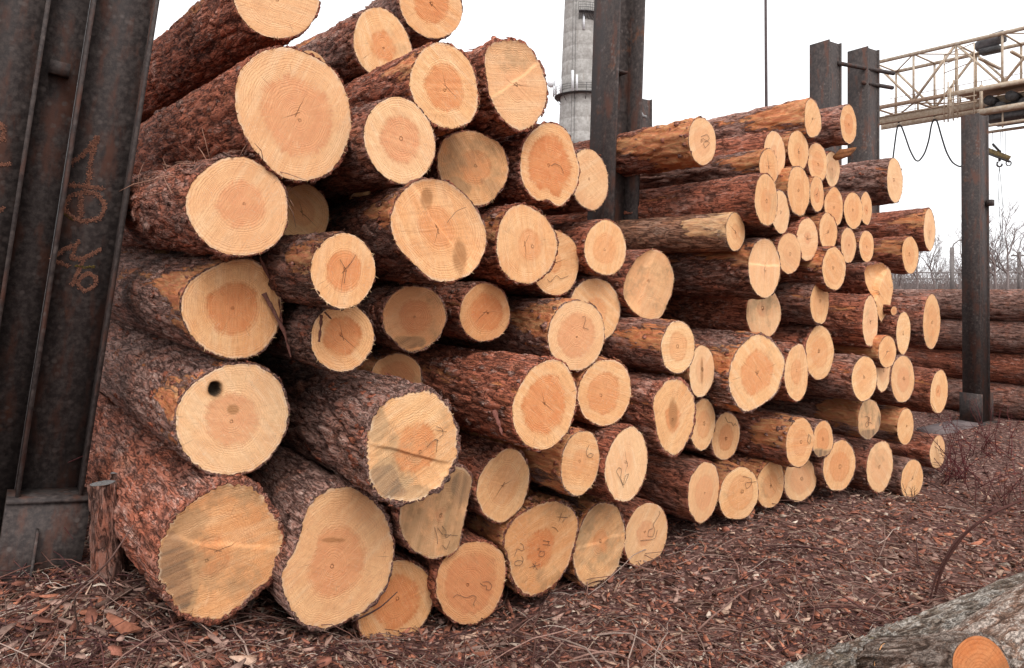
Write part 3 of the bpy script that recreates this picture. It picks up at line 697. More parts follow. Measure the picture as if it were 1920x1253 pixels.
def make_log(key):
    cx, cy, a, b, t, psid = LOGS[key]; sp = SPEC.get(key, {})
    seed = int(key[1:].rstrip('ab')) * 13 + (5 if key.endswith('b') else 0)
    rg = np.random.default_rng(seed)
    if key in POLY: psid = min(psid, 37)
    lf = min(max((900 - cx) / 450.0, 0), 1)
    psid = min(psid, 58 - 20 * lf)
    psi = math.radians(psid)
    big = b * 1.0 > 44
    N = 176 if b > 75 else 128 if b > 52 else 80
    c = px(cx, cy, t)
    tau = np.array([math.cos(psi), math.sin(psi), 0]); nrm = np.array([math.sin(psi), -math.cos(psi), 0])
    left = cx < 600
    pa = PSI0 + math.radians(7) * lf + (1 - lf) * max(-.09, min(.09, .4 * (psi - PSI0)))
    pitch = rg.normal(0, .012) + sp.get('pitch', .065 * lf)
    axis = np.array([-math.sin(pa) * math.cos(pitch), math.cos(pa) * math.cos(pitch), math.sin(pitch)])
    lx = -np.array([math.cos(pa), math.sin(pa), 0]); ly = np.cross(axis, lx)
    M3 = np.stack([lx, ly, axis], 1)
    dz = (HZ - cy) / F
    R = b / F * t / math.sqrt(1 + (dz * math.sin(psi)) ** 2)
    th = np.arange(N) * 2 * math.pi / N
    def to_plane(xy):
        xy = np.asarray(xy, float)
        D = np.stack([(xy[:, 0] - 960) / F, np.ones(len(xy)), (HZ - xy[:, 1]) / F], 1); O = np.array([0, 0, CAMH])
        k = ((c - O) @ nrm) / (D @ nrm)
        return O + D * k[:, None]
    if key in POLY:
        W = to_plane(POLY[key])
        c2 = W.mean(0); 
        lo = (W - c) @ M3
        cen = lo[:, :2].mean(0)
        ang = np.arctan2(lo[:, 1], lo[:, 0]); r = np.hypot(lo[:, 0], lo[:, 1])
        od = np.argsort(ang); ang, r = ang[od], r[od]
        # straight segments between traced corners, then rounded a little
        xs, ys = r * np.cos(ang), r * np.sin(ang)
        xs2, ys2 = np.append(xs, xs[0]), np.append(ys, ys[0])
        tt = np.linspace(0, len(xs), 40 * len(xs), endpoint=False); i0 = tt.astype(int); fr = tt - i0
        px_ = xs2[i0] * (1 - fr) + xs2[i0 + 1] * fr; py_ = ys2[i0] * (1 - fr) + ys2[i0 + 1] * fr
        an = np.mod(np.arctan2(py_, px_), 2 * math.pi); rr_ = np.hypot(px_, py_); od = np.argsort(an)
        rad = np.interp(th, an[od], rr_[od], period=2 * math.pi)
        rad = smooth_ring(rad, 3 if key in ('A71', 'A45') else 7)
        R = rad.mean()
    else:
        # a round log cut on the plane of the face: slightly irregular
        al = th
        circ = np.ones(N) * R
        for k in (2, 3, 4, 5, 7):
            circ += R * rg.normal(0, .016 if k < 4 else .007) * np.cos(k * th + rg.uniform(0, 6.28))
        w3 = c + (-np.cos(th) * circ)[:, None] * tau + (np.sin(th) * circ)[:, None] * np.array([0, 0, 1.0])
        lo = (w3 - c) @ M3
        an = np.mod(np.arctan2(lo[:, 1], lo[:, 0]), 2 * math.pi); rr_ = np.hypot(lo[:, 0], lo[:, 1]); od = np.argsort(an)
        rad = np.interp(th, an[od], rr_[od], period=2 * math.pi)
    # offset of the cut plane along the log axis
    ln = M3.T @ nrm
    z0 = -(np.cos(th) * rad * ln[0] + np.sin(th) * rad * ln[1]) / ln[2]
    root = empty('pine_log', c, M3, label=LABELS[key], cat='log', group='logs stacked in the pile')
    rough = sp.get('rough', rg.uniform(.7, 1.15)); peel = sp.get('peel', rg.choice([0, 0, .25, .33, .38]))
    rim = sp.get('rim', rg.uniform(.022, .045))
    bt = np.clip(rim * (1 + 2.2 * (smooth_ring(rg.random(N), 9) - .5) + 1.0 * (smooth_ring(rg.random(N), 2.2) - .5) + .5 * (rg.random(N) - .5)), .006, .12)
    mat = M_BARKP if sp.get('paper') else M_BARK
    tone = sp.get('bark', rg.uniform(.95, 1.35))
    L = rg.uniform(4.9, 5.5)
    p, u, d = log_body(root, rad, z0, R, L, seed, rough, peel, bt, mat, tone, fine=1.9 if (left or cy < 320 or t > 4.2) else 1.25, step=.014 if big else .022, taper=.022 if left else rg.uniform(.012, .022), endpeel=sp.get('endpeel', float(rg.choice([0, 0, 0, .48, .54]))))
    def pxc(P):
        W = c + P @ M3.T; return np.stack([960 + F * W[:, 0] / W[:, 1], HZ - F * (W[:, 2] - CAMH) / W[:, 1]], 1)
    face = face_mesh(root, rad * (1 - bt), z0 * (1 - bt), R, seed, sp.get('heart', rg.choice([.0, .3, .45, .55, .62])), sp.get('stain', rg.choice([0, 0, .08, .15])),
              sp.get('tint', rg.uniform(.86, 1.04)), sp.get('pith', tuple(rg.normal(0, .07, 2))), sp.get('step'), sp.get('knots'), sp.get('hole'), 44 if b > 90 else 30 if b > 52 else 16, pxc, sp.get('hs', .85 if (key in SPEC and cx < 1100) else rg.uniform(.25, .75)), sp.get('patch'))
    if b > 40:
        flakes_on(root, p, u, d, N, R, int(90 * rough * (2.2 if sp.get('fray') else 1)), seed, mat, tone, (.012, .05 if sp.get('fray') else .035))
    if b > 46:      # torn fibres round the saw cut
        mbs = MB(); k_ = int(8 + 30 * rg.random() ** 2)
        for _ in range(k_):
            ti = int(rg.normal(.72, .2) % 1 * N) % N; w_ = rad[ti] * (1 - bt[ti]); q0 = np.array([math.cos(th[ti]) * w_, math.sin(th[ti]) * w_, z0[ti] * (1 - bt[ti]) - .001])
            dr = np.array([math.cos(th[ti]), math.sin(th[ti]), -.5 * rg.random()]) + rg.normal(0, .45, 3); dr /= np.linalg.norm(dr); Lf = rg.uniform(.003, .015)
            mbs.tube([q0 - dr * .004, q0 + dr * Lf], [.0022, .0005], 3, np.array([.62, .40, .22]) * rg.uniform(.5, 1.2), cap=False)
        mbs.build('splinters', FIBRE(), face, kind='stuff')
    if sp.get('fray'):
        mbf = MB(); fm = int(np.searchsorted(d, .9))
        for _ in range(90):
            i_ = rg.integers(0, fm) * N + int((rg.normal(.30, .10) % 1) * N) % N
            q0 = p[i_]; uu = u[i_]; tt_ = np.array([-uu[1], uu[0], 0]); dr = np.array([0, 0, 1.0]) * rg.normal(0, 1) + tt_ * rg.normal(0, .6) + uu * rg.uniform(.0, .5); dr /= np.linalg.norm(dr)
            Lf = rg.uniform(.04, .16); mbf.tube([q0, q0 + dr * Lf * .5 + uu * .012, q0 + dr * Lf + uu * rg.uniform(-.01, .02)], [.0022, .0016, .0008], 4, np.array([.30, .165, .115]) * rg.uniform(.6, 1.4))
        mbf.build('bark_fibres', FIBRE(), root, kind='stuff')
    FACE[key] = (c, tau, nrm, root, M3, to_plane, face)
    if key in MARKS:
        x0, y0, sc, strokes = MARKS[key]
        for st in strokes:
            q = np.array([(x0 + x / sc, y0 + y / sc) for x, y in st])
            tt = np.linspace(0, len(q) - 1, 6 * (len(q) - 1) + 1)
            q = np.stack([np.interp(tt, np.arange(len(q)), q[:, i]) for i in (0, 1)], 1)
            for _ in range(2): q[1:-1] = .5 * q[1:-1] + .25 * (q[:-2] + q[2:])
            W = to_plane(q) + nrm * .0045
            mb = MB(); mb.tube((W - c) @ M3, .0010 * (t / 3.5) ** .6, 4)
            mb.build('pencil_stroke', M_PENCIL, face)
    return root, c, R, axis

BOTTOM = 'A7 A8 A9 A70 A67 A68 A69 A63 A62 A61 A60 A57 A58 A59 A54'.split()
BODIES = {}
for key in LOGS:
    root, c, R, axis = make_log(key)
    BODIES[key] = (c, R, axis)
    if key in BOTTOM: CONTACT.append((c, R, axis))

# ------------------------------------------------------------------ ground
GP = []
for c, R, ax in CONTACT:
    for d in (0, .6, 1.4, 2.4, 3.6):
        q = c + ax * d; GP.append((q[0], q[1], max(q[2] - R * (1 - .02 * d) - .04, -.19), 1.0))
for x, y, z in ((-2.05, 3.2, .37), (-1.8, 3.1, .36), (-2.6, 3.0, .38), (-2.6, 4.2, .28), (-3.4, 3.6, .25), (-1.75, 2.45, .24), (-2.4, 2.2, .26), (-1.2, 2.15, .12), (-2.0, 1.4, .18), (-3, 5.4, .25), (-4.5, 4.5, .15)):
    GP.append((x, y, z, 1.4))
GP = np.array(GP)
def ground_z(x, y):
    x = np.asarray(x, float); y = np.asarray(y, float)
    num = np.zeros(x.shape); den = np.full(x.shape, .12)
    for gx, gy, gz, w in GP:
        e = w * np.exp(-((x - gx) ** 2 + (y - gy) ** 2) / (2 * .34 ** 2)); num += e * gz; den += e
    sh = x.shape; p = np.stack([x.ravel(), y.ravel(), np.zeros(x.size)], 1)
    nz = (.05 * (fbm(p * 1.7 + 3, 3) - .5) + .03 * (fbm(p * 7 + 9, 3) - .5)).reshape(sh)
    fade = np.exp(-np.maximum(0, np.hypot(x, y - 5) - 10) / 8)
    return num / den + nz * (.4 + .6 * fade)
def axis_pts(lo, hi, step, far):
    a = [lo]
    while a[-1] < hi: a.append(a[-1] + step)
    s = step; up = [a[-1]]
    while up[-1] < far: s *= 1.25; up.append(up[-1] + s)
    s = step; dn = [lo]
    while dn[-1] > -far: s *= 1.25; dn.append(dn[-1] - s)
    return np.array(dn[:0:-1] + a + up[1:])
gx = axis_pts(-4, 7.5, .05, 900); gy = axis_pts(1.0, 10, .05, 900)
GX, GY = np.meshgrid(gx, gy)
GZ = ground_z(GX, GY)
nx = len(gx); ny = len(gy)
j, i = np.meshgrid(np.arange(ny - 1), np.arange(nx - 1), indexing='ij')
gq = np.stack([j*nx + i, j*nx + i + 1, (j+1)*nx + i + 1, (j+1)*nx + i], -1).reshape(-1, 4)
def soil_material():
    m = NT('bark_mulch_soil', .95, .15); v = m.coord()
    n1 = m.noise(v, 18, 6, .7); n2 = m.noise(v, 1.3, 4, .6); vo = m.voro(v, 60, 'F1', 'Color'); vr = m.rgb(vo)[0]
    c = m.mix(m.step(n1, .35, .7), (.055, .027, .022), (.17, .085, .07))
    c = m.mix(m.step(vr, .6, .9, 0, .8), c, (.30, .165, .135))
    c = m.mix(m.step(vr, .93, .97, 0, .8), c, (.38, .28, .235))
    c = m.mix(m.step(n2, .5, .75, 0, .4), c, (.05, .03, .022))
    m.color(c); m.bump(m.math('ADD', n1, vr), .9, .03); return m.m
mesh('ground', np.stack([GX, GY, GZ], -1).reshape(-1, 3), [gq], soil_material(), None, True, kind='structure')

def tone_material(name, rough=.9, bump=.5, scale=70):
    m = NT(name, rough, .2); t = m.attr('tone').outputs['Color']; v = m.coord(); n = m.noise(v, scale, 4, .6)
    m.color(m.mix(m.step(n, .35, .68, .0, .55), t, m.mix(1.0, t, (.45, .40, .38), 'MULTIPLY')))
    m.bump(n, bump, .006); return m.m
M_CHIP = tone_material('bark_chip'); M_TWIG = tone_material('twig', .85, .3, 120)

def scatter(n, rg, tmax=11, tmin=1.7, power=1.0):
    a = rg.uniform(-.86, .86, n)
    r = rg.random(n)
    t = 1 / ((1 / tmin) * (1 - r) + (1 / tmax) * r) if power == 1 else np.sqrt(tmin ** 2 + r * (tmax ** 2 - tmin ** 2))
    return a * t, t
def chips(name, n, size, seed, palette, weights, label, tmax=11, lift=.012, pieces=5, area=None):
    rg = np.random.default_rng(seed)
    x, y = scatter(n, rg, tmax) if area is None else (rg.uniform(area[0], area[1], n), rg.uniform(area[2], area[3], n))
    s = size[0] + (size[1] - size[0]) * rg.random(n) ** 1.6
    z = ground_z(x, y)
    ang = rg.uniform(0, 2 * math.pi, n); asp = rg.uniform(.13, .5, n)
    tx, ty = rg.normal(0, .32, n), rg.normal(0, .32, n)
    k = pieces
    base = np.arange(k) * 2 * math.pi / k
    rr = rg.uniform(.55, 1.15, (n, k)); th = base[None] + rg.normal(0, .25, (n, k))
    lx = rr * np.cos(th); ly = rr * np.sin(th) * asp[:, None]
    curl = rg.normal(0, .35, n)[:, None] * lx ** 2
    X = s[:, None] * (lx * np.cos(ang)[:, None] - ly * np.sin(ang)[:, None]); Y = s[:, None] * (lx * np.sin(ang)[:, None] + ly * np.cos(ang)[:, None])
    Zl = X * tx[:, None] + Y * ty[:, None] + s[:, None] * curl
    up = (rg.random(n) * lift + .2 * s)[:, None]
    top = np.stack([x[:, None] + X, y[:, None] + Y, z[:, None] + Zl + up], -1)
    thick = rg.uniform(.002, .006, n)[:, None, None] * (size[1] / .03) ** .5
    bot = top - np.concatenate([np.zeros((n, 1, 2)), thick], 2)
    V = np.concatenate([top, bot], 1).reshape(-1, 3)
    b = (np.arange(n) * 2 * k)[:, None]
    tri = np.concatenate([b + np.array([0, i, i + 1]) for i in range(1, k - 1)])
    quad = np.concatenate([b + np.array([i, k + i, k + (i + 1) % k, (i + 1) % k]) for i in range(k)])
    pal = np.array(palette)[rg.choice(len(palette), n, p=np.array(weights) / sum(weights))] * rg.uniform(.65, 1.3, (n, 1))
    tone = np.repeat(np.concatenate([pal, np.ones((n, 1))], 1), 2 * k, 0)
    mesh(name, V, [tri, quad], M_CHIP, None, False, {'tone': tone}, label=label, cat='litter', kind='stuff')
PAL = [(.085, .037, .027), (.28, .112, .076), (.36, .225, .18), (.42, .165, .10), (.52, .35, .26), (.66, .54, .44)]
chips('bark_litter', 60000, (.009, .038), 11, PAL, [.26, .30, .22, .12, .08, .02], 'reddish bark chips and leaf litter covering the yard floor', 12)
chips('bark_slab_litter', 420, (.03, .065), 12, PAL, [.25, .32, .22, .15, .05, .01], 'larger curled bark pieces scattered over the chips', 8, .03, 7)

chips('bark_slab_litter', 150, (.03, .075), 14, PAL, [.25, .30, .25, .13, .06, .01], 'broken bark slabs heaped before the left posts', 8, .06, 7, (-2.4, -.7, 1.8, 3.0))

def twig_pts(x, y, z, ang, L, rg, n=6, arch=.1, wob=.12, base=.008):
    s = np.linspace(0, 1, n); a = ang + np.cumsum(rg.normal(0, wob, n))
    dx = np.cumsum(np.cos(a)) * L / n; dy = np.cumsum(np.sin(a)) * L / n
    X, Y = x + dx, y + dy
    return np.stack([X, Y, ground_z(X, Y) + base + arch * L * np.sin(s * math.pi) * abs(rg.normal(0, .6))], 1)
def twig_litter(name, n, Lr, rr, seed, pal, label, tmax, arch):
    rg = np.random.default_rng(seed); mb = MB(); x, y = scatter(n, rg, tmax)
    # ground heights in one go
    m = 6; L = rg.uniform(*Lr, n); a = rg.uniform(0, 6.28, n)[:, None] + np.cumsum(rg.normal(0, .16, (n, m)), 1)
    X = x[:, None] + np.cumsum(np.cos(a), 1) * L[:, None] / m; Y = y[:, None] + np.cumsum(np.sin(a), 1) * L[:, None] / m
    Z = ground_z(X, Y) + .018 + (arch * L * np.abs(rg.normal(0, .5, n)))[:, None] * np.sin(np.linspace(0, math.pi, m))[None] + rg.random((n, 1)) * .015
    pal = np.array(pal)
    for q in range(n):
        c = pal[rg.integers(len(pal))] * rg.uniform(.7, 1.3); r = rg.uniform(*rr)
        mb.tube(np.stack([X[q], Y[q], Z[q]], 1), np.linspace(r, r * .45, m), 4, c, cap=False)
    mb.build(name, M_TWIG, None, label=label, cat='twigs', kind='stuff')
TW = [(.10, .040, .035), (.17, .085, .066), (.24, .155, .125), (.07, .028, .027)]
twig_litter('twig_litter', 3600, (.10, .7), (.0013, .0038), 21, TW, 'thin dark twigs strewn over the bark chips', 8, .12)
twig_litter('straw_litter', 2600, (.04, .22), (.0010, .0020), 22, [(.42, .32, .24), (.5, .42, .36), (.30, .20, .14)], 'pale dry stalks and splinters among the chips', 6, .08)
twig_litter('branch_litter', 380, (.25, .9), (.003, .0062), 23, [(.15, .07, .055), (.26, .15, .12), (.34, .25, .21), (.09, .04, .036)], 'fallen thin branches tangled across the clearing', 6.5, .10)

# ------------------------------------------------------------------ steel H-posts that hold the stacks
def post_frame(tilt_x=0.0):
    X = RW.copy(); Y = AX.copy(); Z = np.array([0, 0, 1.0])
    if tilt_x:
        c, s = math.cos(tilt_x), math.sin(tilt_x)
        Rm = np.array([[c, 0, s], [0, 1, 0], [-s, 0, c]])       # lean in the x-z plane
        X, Y, Z = Rm @ X, Rm @ Y, Rm @ Z
    return np.stack([X, Y, Z], 1)
def part(name, mat, parent, *boxes, smooth=False, **k):
    mb = MB()
    for b in boxes: mb.box(*b)
    return mb.build(name, mat, parent, smooth, **k)
def boxpost(x, y, z, H, d, b, label, lean=0.0, base=False, stiff=(), group='steel posts around the log stacks', tf=.014):
    r = empty('steel_post', (x, y, z), post_frame(lean), label=label, cat='post', group=group)
    for s in (-1, 1):
        part('side_plate', M_STEEL, r, ((s * (d/2 - tf/2), 0, H/2), tf, b, H))
        part('channel_web', M_STEEL, r, ((0, s * (b/2 - tf/2 - .012), H/2 - .006), d - 2*tf + .004, tf, H - .012))
    part('cap_plate', M_STEEL, r, ((0, 0, H - .06), d - 2*tf, b - .06, .01))
    for h in stiff: part('bracket', M_STEEL, r, ((d * .3, -b/2 - .03, h), .07, .06, .07))
    if base:
        for s in (-1, 1): part('gusset', M_STEEL, r, ((s * (d/2 + .012), 0, .17), .018, b * 1.25, .36))
        part('base_plate', M_STEEL, r, ((0, 0, .012), d * 1.7, b * 1.6, .024))
    return r
def hpost(x, y, z, H, d, b, label, lean=0.0, base=True, stiff=(), tf=.016, tw=.011, group='steel posts around the log stacks', plate=True):
    r = empty('steel_post', (x, y, z), post_frame(lean), label=label, cat='post', group=group)
    for s in (-1, 1):
        part('flange', M_STEEL, r, ((s * (d/2 - tf/2), 0, H/2), tf, b, H))
    part('web', M_STEEL, r, ((0, 0, H/2 - .002), d - 2*tf + .004, tw, H - .004))
    for h in stiff:
        part('stiffener', M_STEEL, r, ((-d * .12, -b * .16, h), d * .45, b * .28, .016))
    if base:
        for s in (-1, 1):
            part('gusset', M_STEEL, r, ((s * (d/2 + .012), 0, .17), .018, b * 1.25, .36))
        part('base_plate', M_STEEL, r, ((0, 0, .012), d * 1.7, b * 1.6, .024))
    return r
t0 = 3.25
# left pair, leaning over the stack
pl = px(40, 850, t0); lean = math.atan2(130, 840)
q = px(102, 850, t0); h0 = q[2] - .12
lp = np.array([q[0] - math.tan(lean) * h0, q[1], .12])
LP = hpost(lp[0], lp[1], .12, 4.2, .25, .25, 'dark leaning steel post with orange chalk marks, beside the left logs', lean, base=False)
lp2 = lp - RW * .395
LP2 = hpost(lp2[0], lp2[1], .12, 4.2, .25, .25, 'dark leaning steel post at the left picture edge', lean, base=False)
M_CHALK = simple('faded_orange_chalk', (.34, .15, .095), (.19, .085, .058), 60, .95, 0)
M_CHALKY = simple('faded_yellow_paint', (.22, .15, .03), (.07, .05, .03), 200, .95, 0)
# the block between the two, welded to the marked post
part('spacer_plate', M_STEEL, LP, ((-.1975, .03, 2.1), .14, .012, 4.1))
part('tie_block', M_STEEL, LP, ((-.20, -.01, 2.40), .075, .07, .055))
# foot of the marked post: cover plate, ledge and fin
part('foot_plate', M_STEEL, LP, ((.0, -.155, .30), .31, .012, .52))
part('foot_side', M_STEEL, LP, ((.149, -.07, .30), .012, .16, .52))
part('foot_side', M_STEEL, LP, ((-.149, -.07, .30), .012, .16, .52))
part('foot_ledge', M_STEEL, LP, ((0, -.09, .566), .31, .16, .014))
part('fin', M_STEEL, LP, ((-.03, -.19, .24), .010, .06, .42))
part('foot_plate', M_STEEL, LP2, ((.0, -.155, .42), .31, .012, .6))
# chalk marks on the web
Mw = np.array(LP.matrix_world.to_3x3()); ow = np.array(LP.matrix_world.translation)
def on_web(pts, off=-.0075):
    n = Mw[:, 1]; o = ow + n * off; O = np.array([0, 0, CAMH]); out = []
    for x, y in pts:
        D = np.array([(x - 960) / F, 1, (HZ - y) / F]); k = ((o - O) @ n) / (D @ n); out.append((O + D * k - ow) @ Mw)
    return np.array(out)
def chalk(pts, w, mat, seed):
    q = np.array(pts, float); tt = np.linspace(0, len(q) - 1, 7 * (len(q) - 1) + 1)
    q = np.stack([np.interp(tt, np.arange(len(q)), q[:, i]) for i in (0, 1)], 1)
    for _ in range(3): q[1:-1] = .5 * q[1:-1] + .25 * (q[:-2] + q[2:])
    rg = np.random.default_rng(seed); W = on_web(q); seg = np.linalg.norm(np.diff(W, axis=0), axis=1); cum = np.concatenate([[0], np.cumsum(seg)])
    n = int(cum[-1] / .00042); sP = rg.uniform(0, cum[-1], n)
    C = np.stack([np.interp(sP, cum, W[:, i]) for i in range(3)], 1)
    C[:, 0] += rg.normal(0, w * .38, n); C[:, 2] += rg.normal(0, w * .38, n)
    sz = rg.uniform(.0012, .0036, n); an = rg.uniform(0, 6.28, n)
    V = []
    for e_ in (-.0008, .0004):
        for k in range(4):
            a_ = an + k * math.pi / 2; r_ = sz * (1.2 if k % 2 else .7); V.append(np.stack([C[:, 0] + r_ * np.cos(a_), C[:, 1] + e_, C[:, 2] + r_ * np.sin(a_)], 1))
    V = np.stack(V, 1).reshape(-1, 3); b_ = (np.arange(n) * 8)[:, None]
    Q = np.concatenate([b_ + np.array(t) for t in ((0, 1, 2, 3), (0, 4, 5, 1), (1, 5, 6, 2), (2, 6, 7, 3), (3, 7, 4, 0))])
    mesh('chalk_stroke', V, [Q], mat, LP, kind='stuff')
for i, st in enumerate(([(131,308),(158,288),(184,257)],[(184,257),(171,295),(165,349)],[(127,347),(158,350),(192,353)],[(151,362),(152,412)],
    [(134,366),(160,360),(182,363),(198,384),(190,408),(158,417),(126,404),(119,384),(134,366)],[(97,484),(117,470),(136,460)],[(100,488),(128,499)],[(148,450),(131,487),(158,484),(190,468)],[(158,484),(135,535)],
    [(158,514),(144,531),(158,547),(178,537),(181,521),(164,511),(154,520)])):
    chalk(st, .0135 if i < 5 else .0115, M_CHALK, i)
for i, st in enumerate(([(141,498),(160,502),(178,500)],[(116,398),(136,412)],[(99,495),(106,478)])): chalk(st, .005, M_CHALKY, 40 + i)

Mw = np.array(LP2.matrix_world.to_3x3()); ow = np.array(LP2.matrix_world.translation); LPk = LP; LP = LP2
for i, st in enumerate(([(-6,309),(8,309),(19,307)],[(1,230),(9,246),(3,264)],[(-4,398),(7,390)])): chalk(st, .011, M_CHALK, 60 + i)
LP = LPk
# middle post between the two stacks
q = px(1131, 700, 5.0)
hpost(q[0], q[1], .0, 5.2, .235, .26, 'tall dark steel post between the two stacks, before the chimney', math.atan2(11, 275) * .8, base=False, stiff=(3.03,))
# right pair with tie rods, rear pair, far post
q1 = px(1548, 600, 7.7); q2 = px(1619, 600, 7.95)
RP1 = boxpost(q1[0], q1[1], 0, 4.12, .227, .227, 'left one of the paired dark posts behind the right stack', base=False)
RP2 = boxpost(q2[0], q2[1], 0, 4.13, .232, .232, 'right one of the paired dark posts, next to the crane truss', base=False)
mb = MB(); a = np.array(RP1.matrix_world.translation); b = np.array(RP2.matrix_world.translation)
Mi = np.array(RP1.matrix_world.to_3x3())
for h, ln, nm in ((3.90, 1.05, 'tie_rod'), (3.74, .42, 'tie_rod')):
    m_ = MB(); s0 = b - a; p0 = a + np.array([0, 0, h]) - AX * .10; d0 = s0 / np.linalg.norm(s0)
    st = (p0 + d0 * (.05 if ln > .5 else .42)); en = p0 + d0 * (.92 if ln > .5 else .90)
    m_.tube([(st - a) @ Mi, (en - a) @ Mi], .022, 10); m_.build(nm, M_STEEL, RP1, True)
q = px(1180, 600, 9.9); boxpost(q[0], q[1], 0, 4.18, .12, .2, 'narrow rear post just right of the tall middle post', base=False)
q = px(1205, 600, 9.8); r = boxpost(q[0], q[1], 0, 4.06, .2, .16, 'rear post with a bent pipe, seen over the jutting log', base=False)
Mi = np.array(r.matrix_world.to_3x3()); o = np.array(r.matrix_world.translation)
m_ = MB(); m_.tube([(px(x, y, 9.6) - o) @ Mi for x, y in ((1186, 207), (1194, 206), (1201, 212), (1206, 218), (1212, 220))], .022, 8); m_.build('bent_pipe', simple('galvanised_pipe', (.25, .24, .24), (.16, .15, .15)), r, True)
q = px(1831, 800, 8.3)
FP = boxpost(q[0], q[1], 0, 3.50, .235, .19, 'single dark steel post in front of the far stack', -.006, base=True, stiff=(2.5,))
mb = MB(); 
fb = empty('steel_beam', px(1790, 806, 8.0), post_frame(), label='flat steel foot beam lying at the far post', cat='beam')
d = np.array([-.86, -.5, 0])
m_ = MB(); m_.beam((0, .0, 0), (np.array([-.50, -.35, 0])), .22, .14); m_.beam((0, 0, 0), (.22, .12, 0), .22, .14)
fb.rotation_euler = (0, 0, 0)
m_.build('box_section', simple('grey_rusty_plate', (.10, .075, .075), (.16, .125, .12), 12, .8, .4), fb)

# ------------------------------------------------------------------ the next stack, seen from the side
BACK = [(9.80, 1.335, .195, 'topmost long log of the far stack, behind the single post'), (9.78, .955, .20, 'second log from the top of the far stack'),
        (9.80, .575, .195, 'third log from the top of the far stack'), (9.74, .185, .205, 'lowest log of the far stack, with a red scar')]
def plain_log(o, axis, R, L, seed, label, group, mat=None, N=88, rough=1.1, peel=.3, tone=1.0, fine=3.5, step=.022, name='pine_log', heart=.5, taper=.012):
    mat = mat or M_BARK
    axis = np.array(axis, float); axis /= np.linalg.norm(axis); lx = np.cross((0, 0, 1.0), axis); lx /= np.linalg.norm(lx); ly = np.cross(axis, lx)
    root = empty(name, o, np.stack([lx, ly, axis], 1), label=label, cat='log', group=group)
    rg = np.random.default_rng(seed); th = np.arange(N) * 2 * math.pi / N; rad = np.ones(N) * R
    for k in (2, 3, 5): rad += R * rg.normal(0, .02) * np.cos(k * th + rg.uniform(0, 6))
    bt = np.full(N, .03); z0 = np.zeros(N)
    p, u, d = log_body(root, rad, z0, R, L, seed, rough, peel, bt, mat, tone, fine=fine, step=step, taper=taper)
    face_mesh(root, rad * .97, z0, R, seed, heart, .1, .97, (0, .05), None, None, None, 16)
    return root, p, u, d
for i, (u_, z_, R_, lb) in enumerate(BACK):
    o = RW * u_ + AX * (C0 - .5) + np.array([0, 0, z_ + .0])
    plain_log(o, AX + np.array([0, 0, .004 * (i - 1)]), R_, 7.0, 700 + i, lb, 'logs of the far stack', fine=4.5, step=.026, peel=.34)
# ------------------------------------------------------------------ logs deep in the gaps
FILL = [(445, 172, 44, 4.1, 'dark log deep between the topmost left log and the biggest face'), (350, 318, 40, 4.1, 'dark log deep between the biggest face and the frayed log'),
        (330, 472, 38, 4.2, 'dark log deep below the frayed log at the post'), (330, 625, 40, 4.2, 'dark log deep below the strip-hung log at the post'), (320, 770, 46, 4.1, 'dark log deep below the knot-holed log at the post'),
        (700, 74, 46, 4.6, 'peeled reddish log behind the topmost left face'), (600, 640, 60, 4.4, 'dark log deep in the gap right of the left column'),
        (585, 130, 34, 3.7, 'hidden log carrying the topmost left log, behind the biggest face'), (690, 395, 46, 4.3, 'dark log deep in the gap left of the split-edge log')]
for i, (x, y, r, t, lb) in enumerate(FILL):
    plain_log(px(x, y, t), (-math.sin(math.radians(41)), math.cos(math.radians(41)), .06), r / F * t, 4.2, 760 + i, lb, 'logs stacked in the pile', peel=.42 if i == 5 else .2, N=72, fine=1.6)


# ------------------------------------------------------------------ two grey-barked logs in front
g1 = np.array([.35, 2.22, 0]); d1 = np.array([.86, .51, 0])
r_, p_, u_, d_ = plain_log((g1[0], g1[1], .10), d1, .102, 6.0, 801, 'long grey flaky-barked log lying across the lower right corner', 'grey logs in front', M_BARKG, 128, .9, .31, 1.1, 3.2, .013, 'grey_log')
flakes_on(r_, p_, u_, d_, 128, .102, 900, 801, M_BARKG, 1.1, (.012, .034))
d2 = np.array([.79, .61, 0]); g2 = np.array([1.67, 2.44, 0]) - d2 * 1.5
r_, p_, u_, d_ = plain_log((g2[0], g2[1], .235), d2, .24, 4.5, 803, 'thick grey-barked log with a sawn limb in the bottom right corner', 'grey logs in front', M_BARKH, 150, 1.0, .24, 1.1, 3.2, .014, 'grey_log')
flakes_on(r_, p_, u_, d_, 150, .24, 900, 803, M_BARKH, 1.1, (.014, .04))
# sawn limb stub on it
Mi = np.array(r_.matrix_world.to_3x3()); o = np.array(r_.matrix_world.translation)
fc_ = px(1842, 1254, 2.08); ax_ = np.array([-.15, .86, -.48]); ax_ /= np.linalg.norm(ax_)
lx = np.cross((0, 0, 1.0), ax_); lx /= np.linalg.norm(lx); ly = np.cross(ax_, lx)
stub = empty('limb_stub', (0, 0, 0)); stub.parent = r_
W4 = np.eye(4); W4[:3, :3] = np.stack([lx, ly, ax_], 1); W4[:3, 3] = fc_
stub.matrix_local = r_.matrix_world.inverted() @ Matrix(W4.tolist())
N = 80; th = np.arange(N) * 2 * math.pi / N; rad = .096 * (1 + .05 * np.cos(2 * th + .6) + .03 * np.cos(3 * th)); z0 = np.zeros(N)
log_body(stub, rad, z0, .086, .35, 811, .8, 0, np.full(N, .10), M_BARKH, .8, fine=.2, step=.01, taper=-.3)
face_mesh(stub, rad * .90, z0, .086, 811, .0, .45, .36, (.2, -.3), None, None, None, 24)

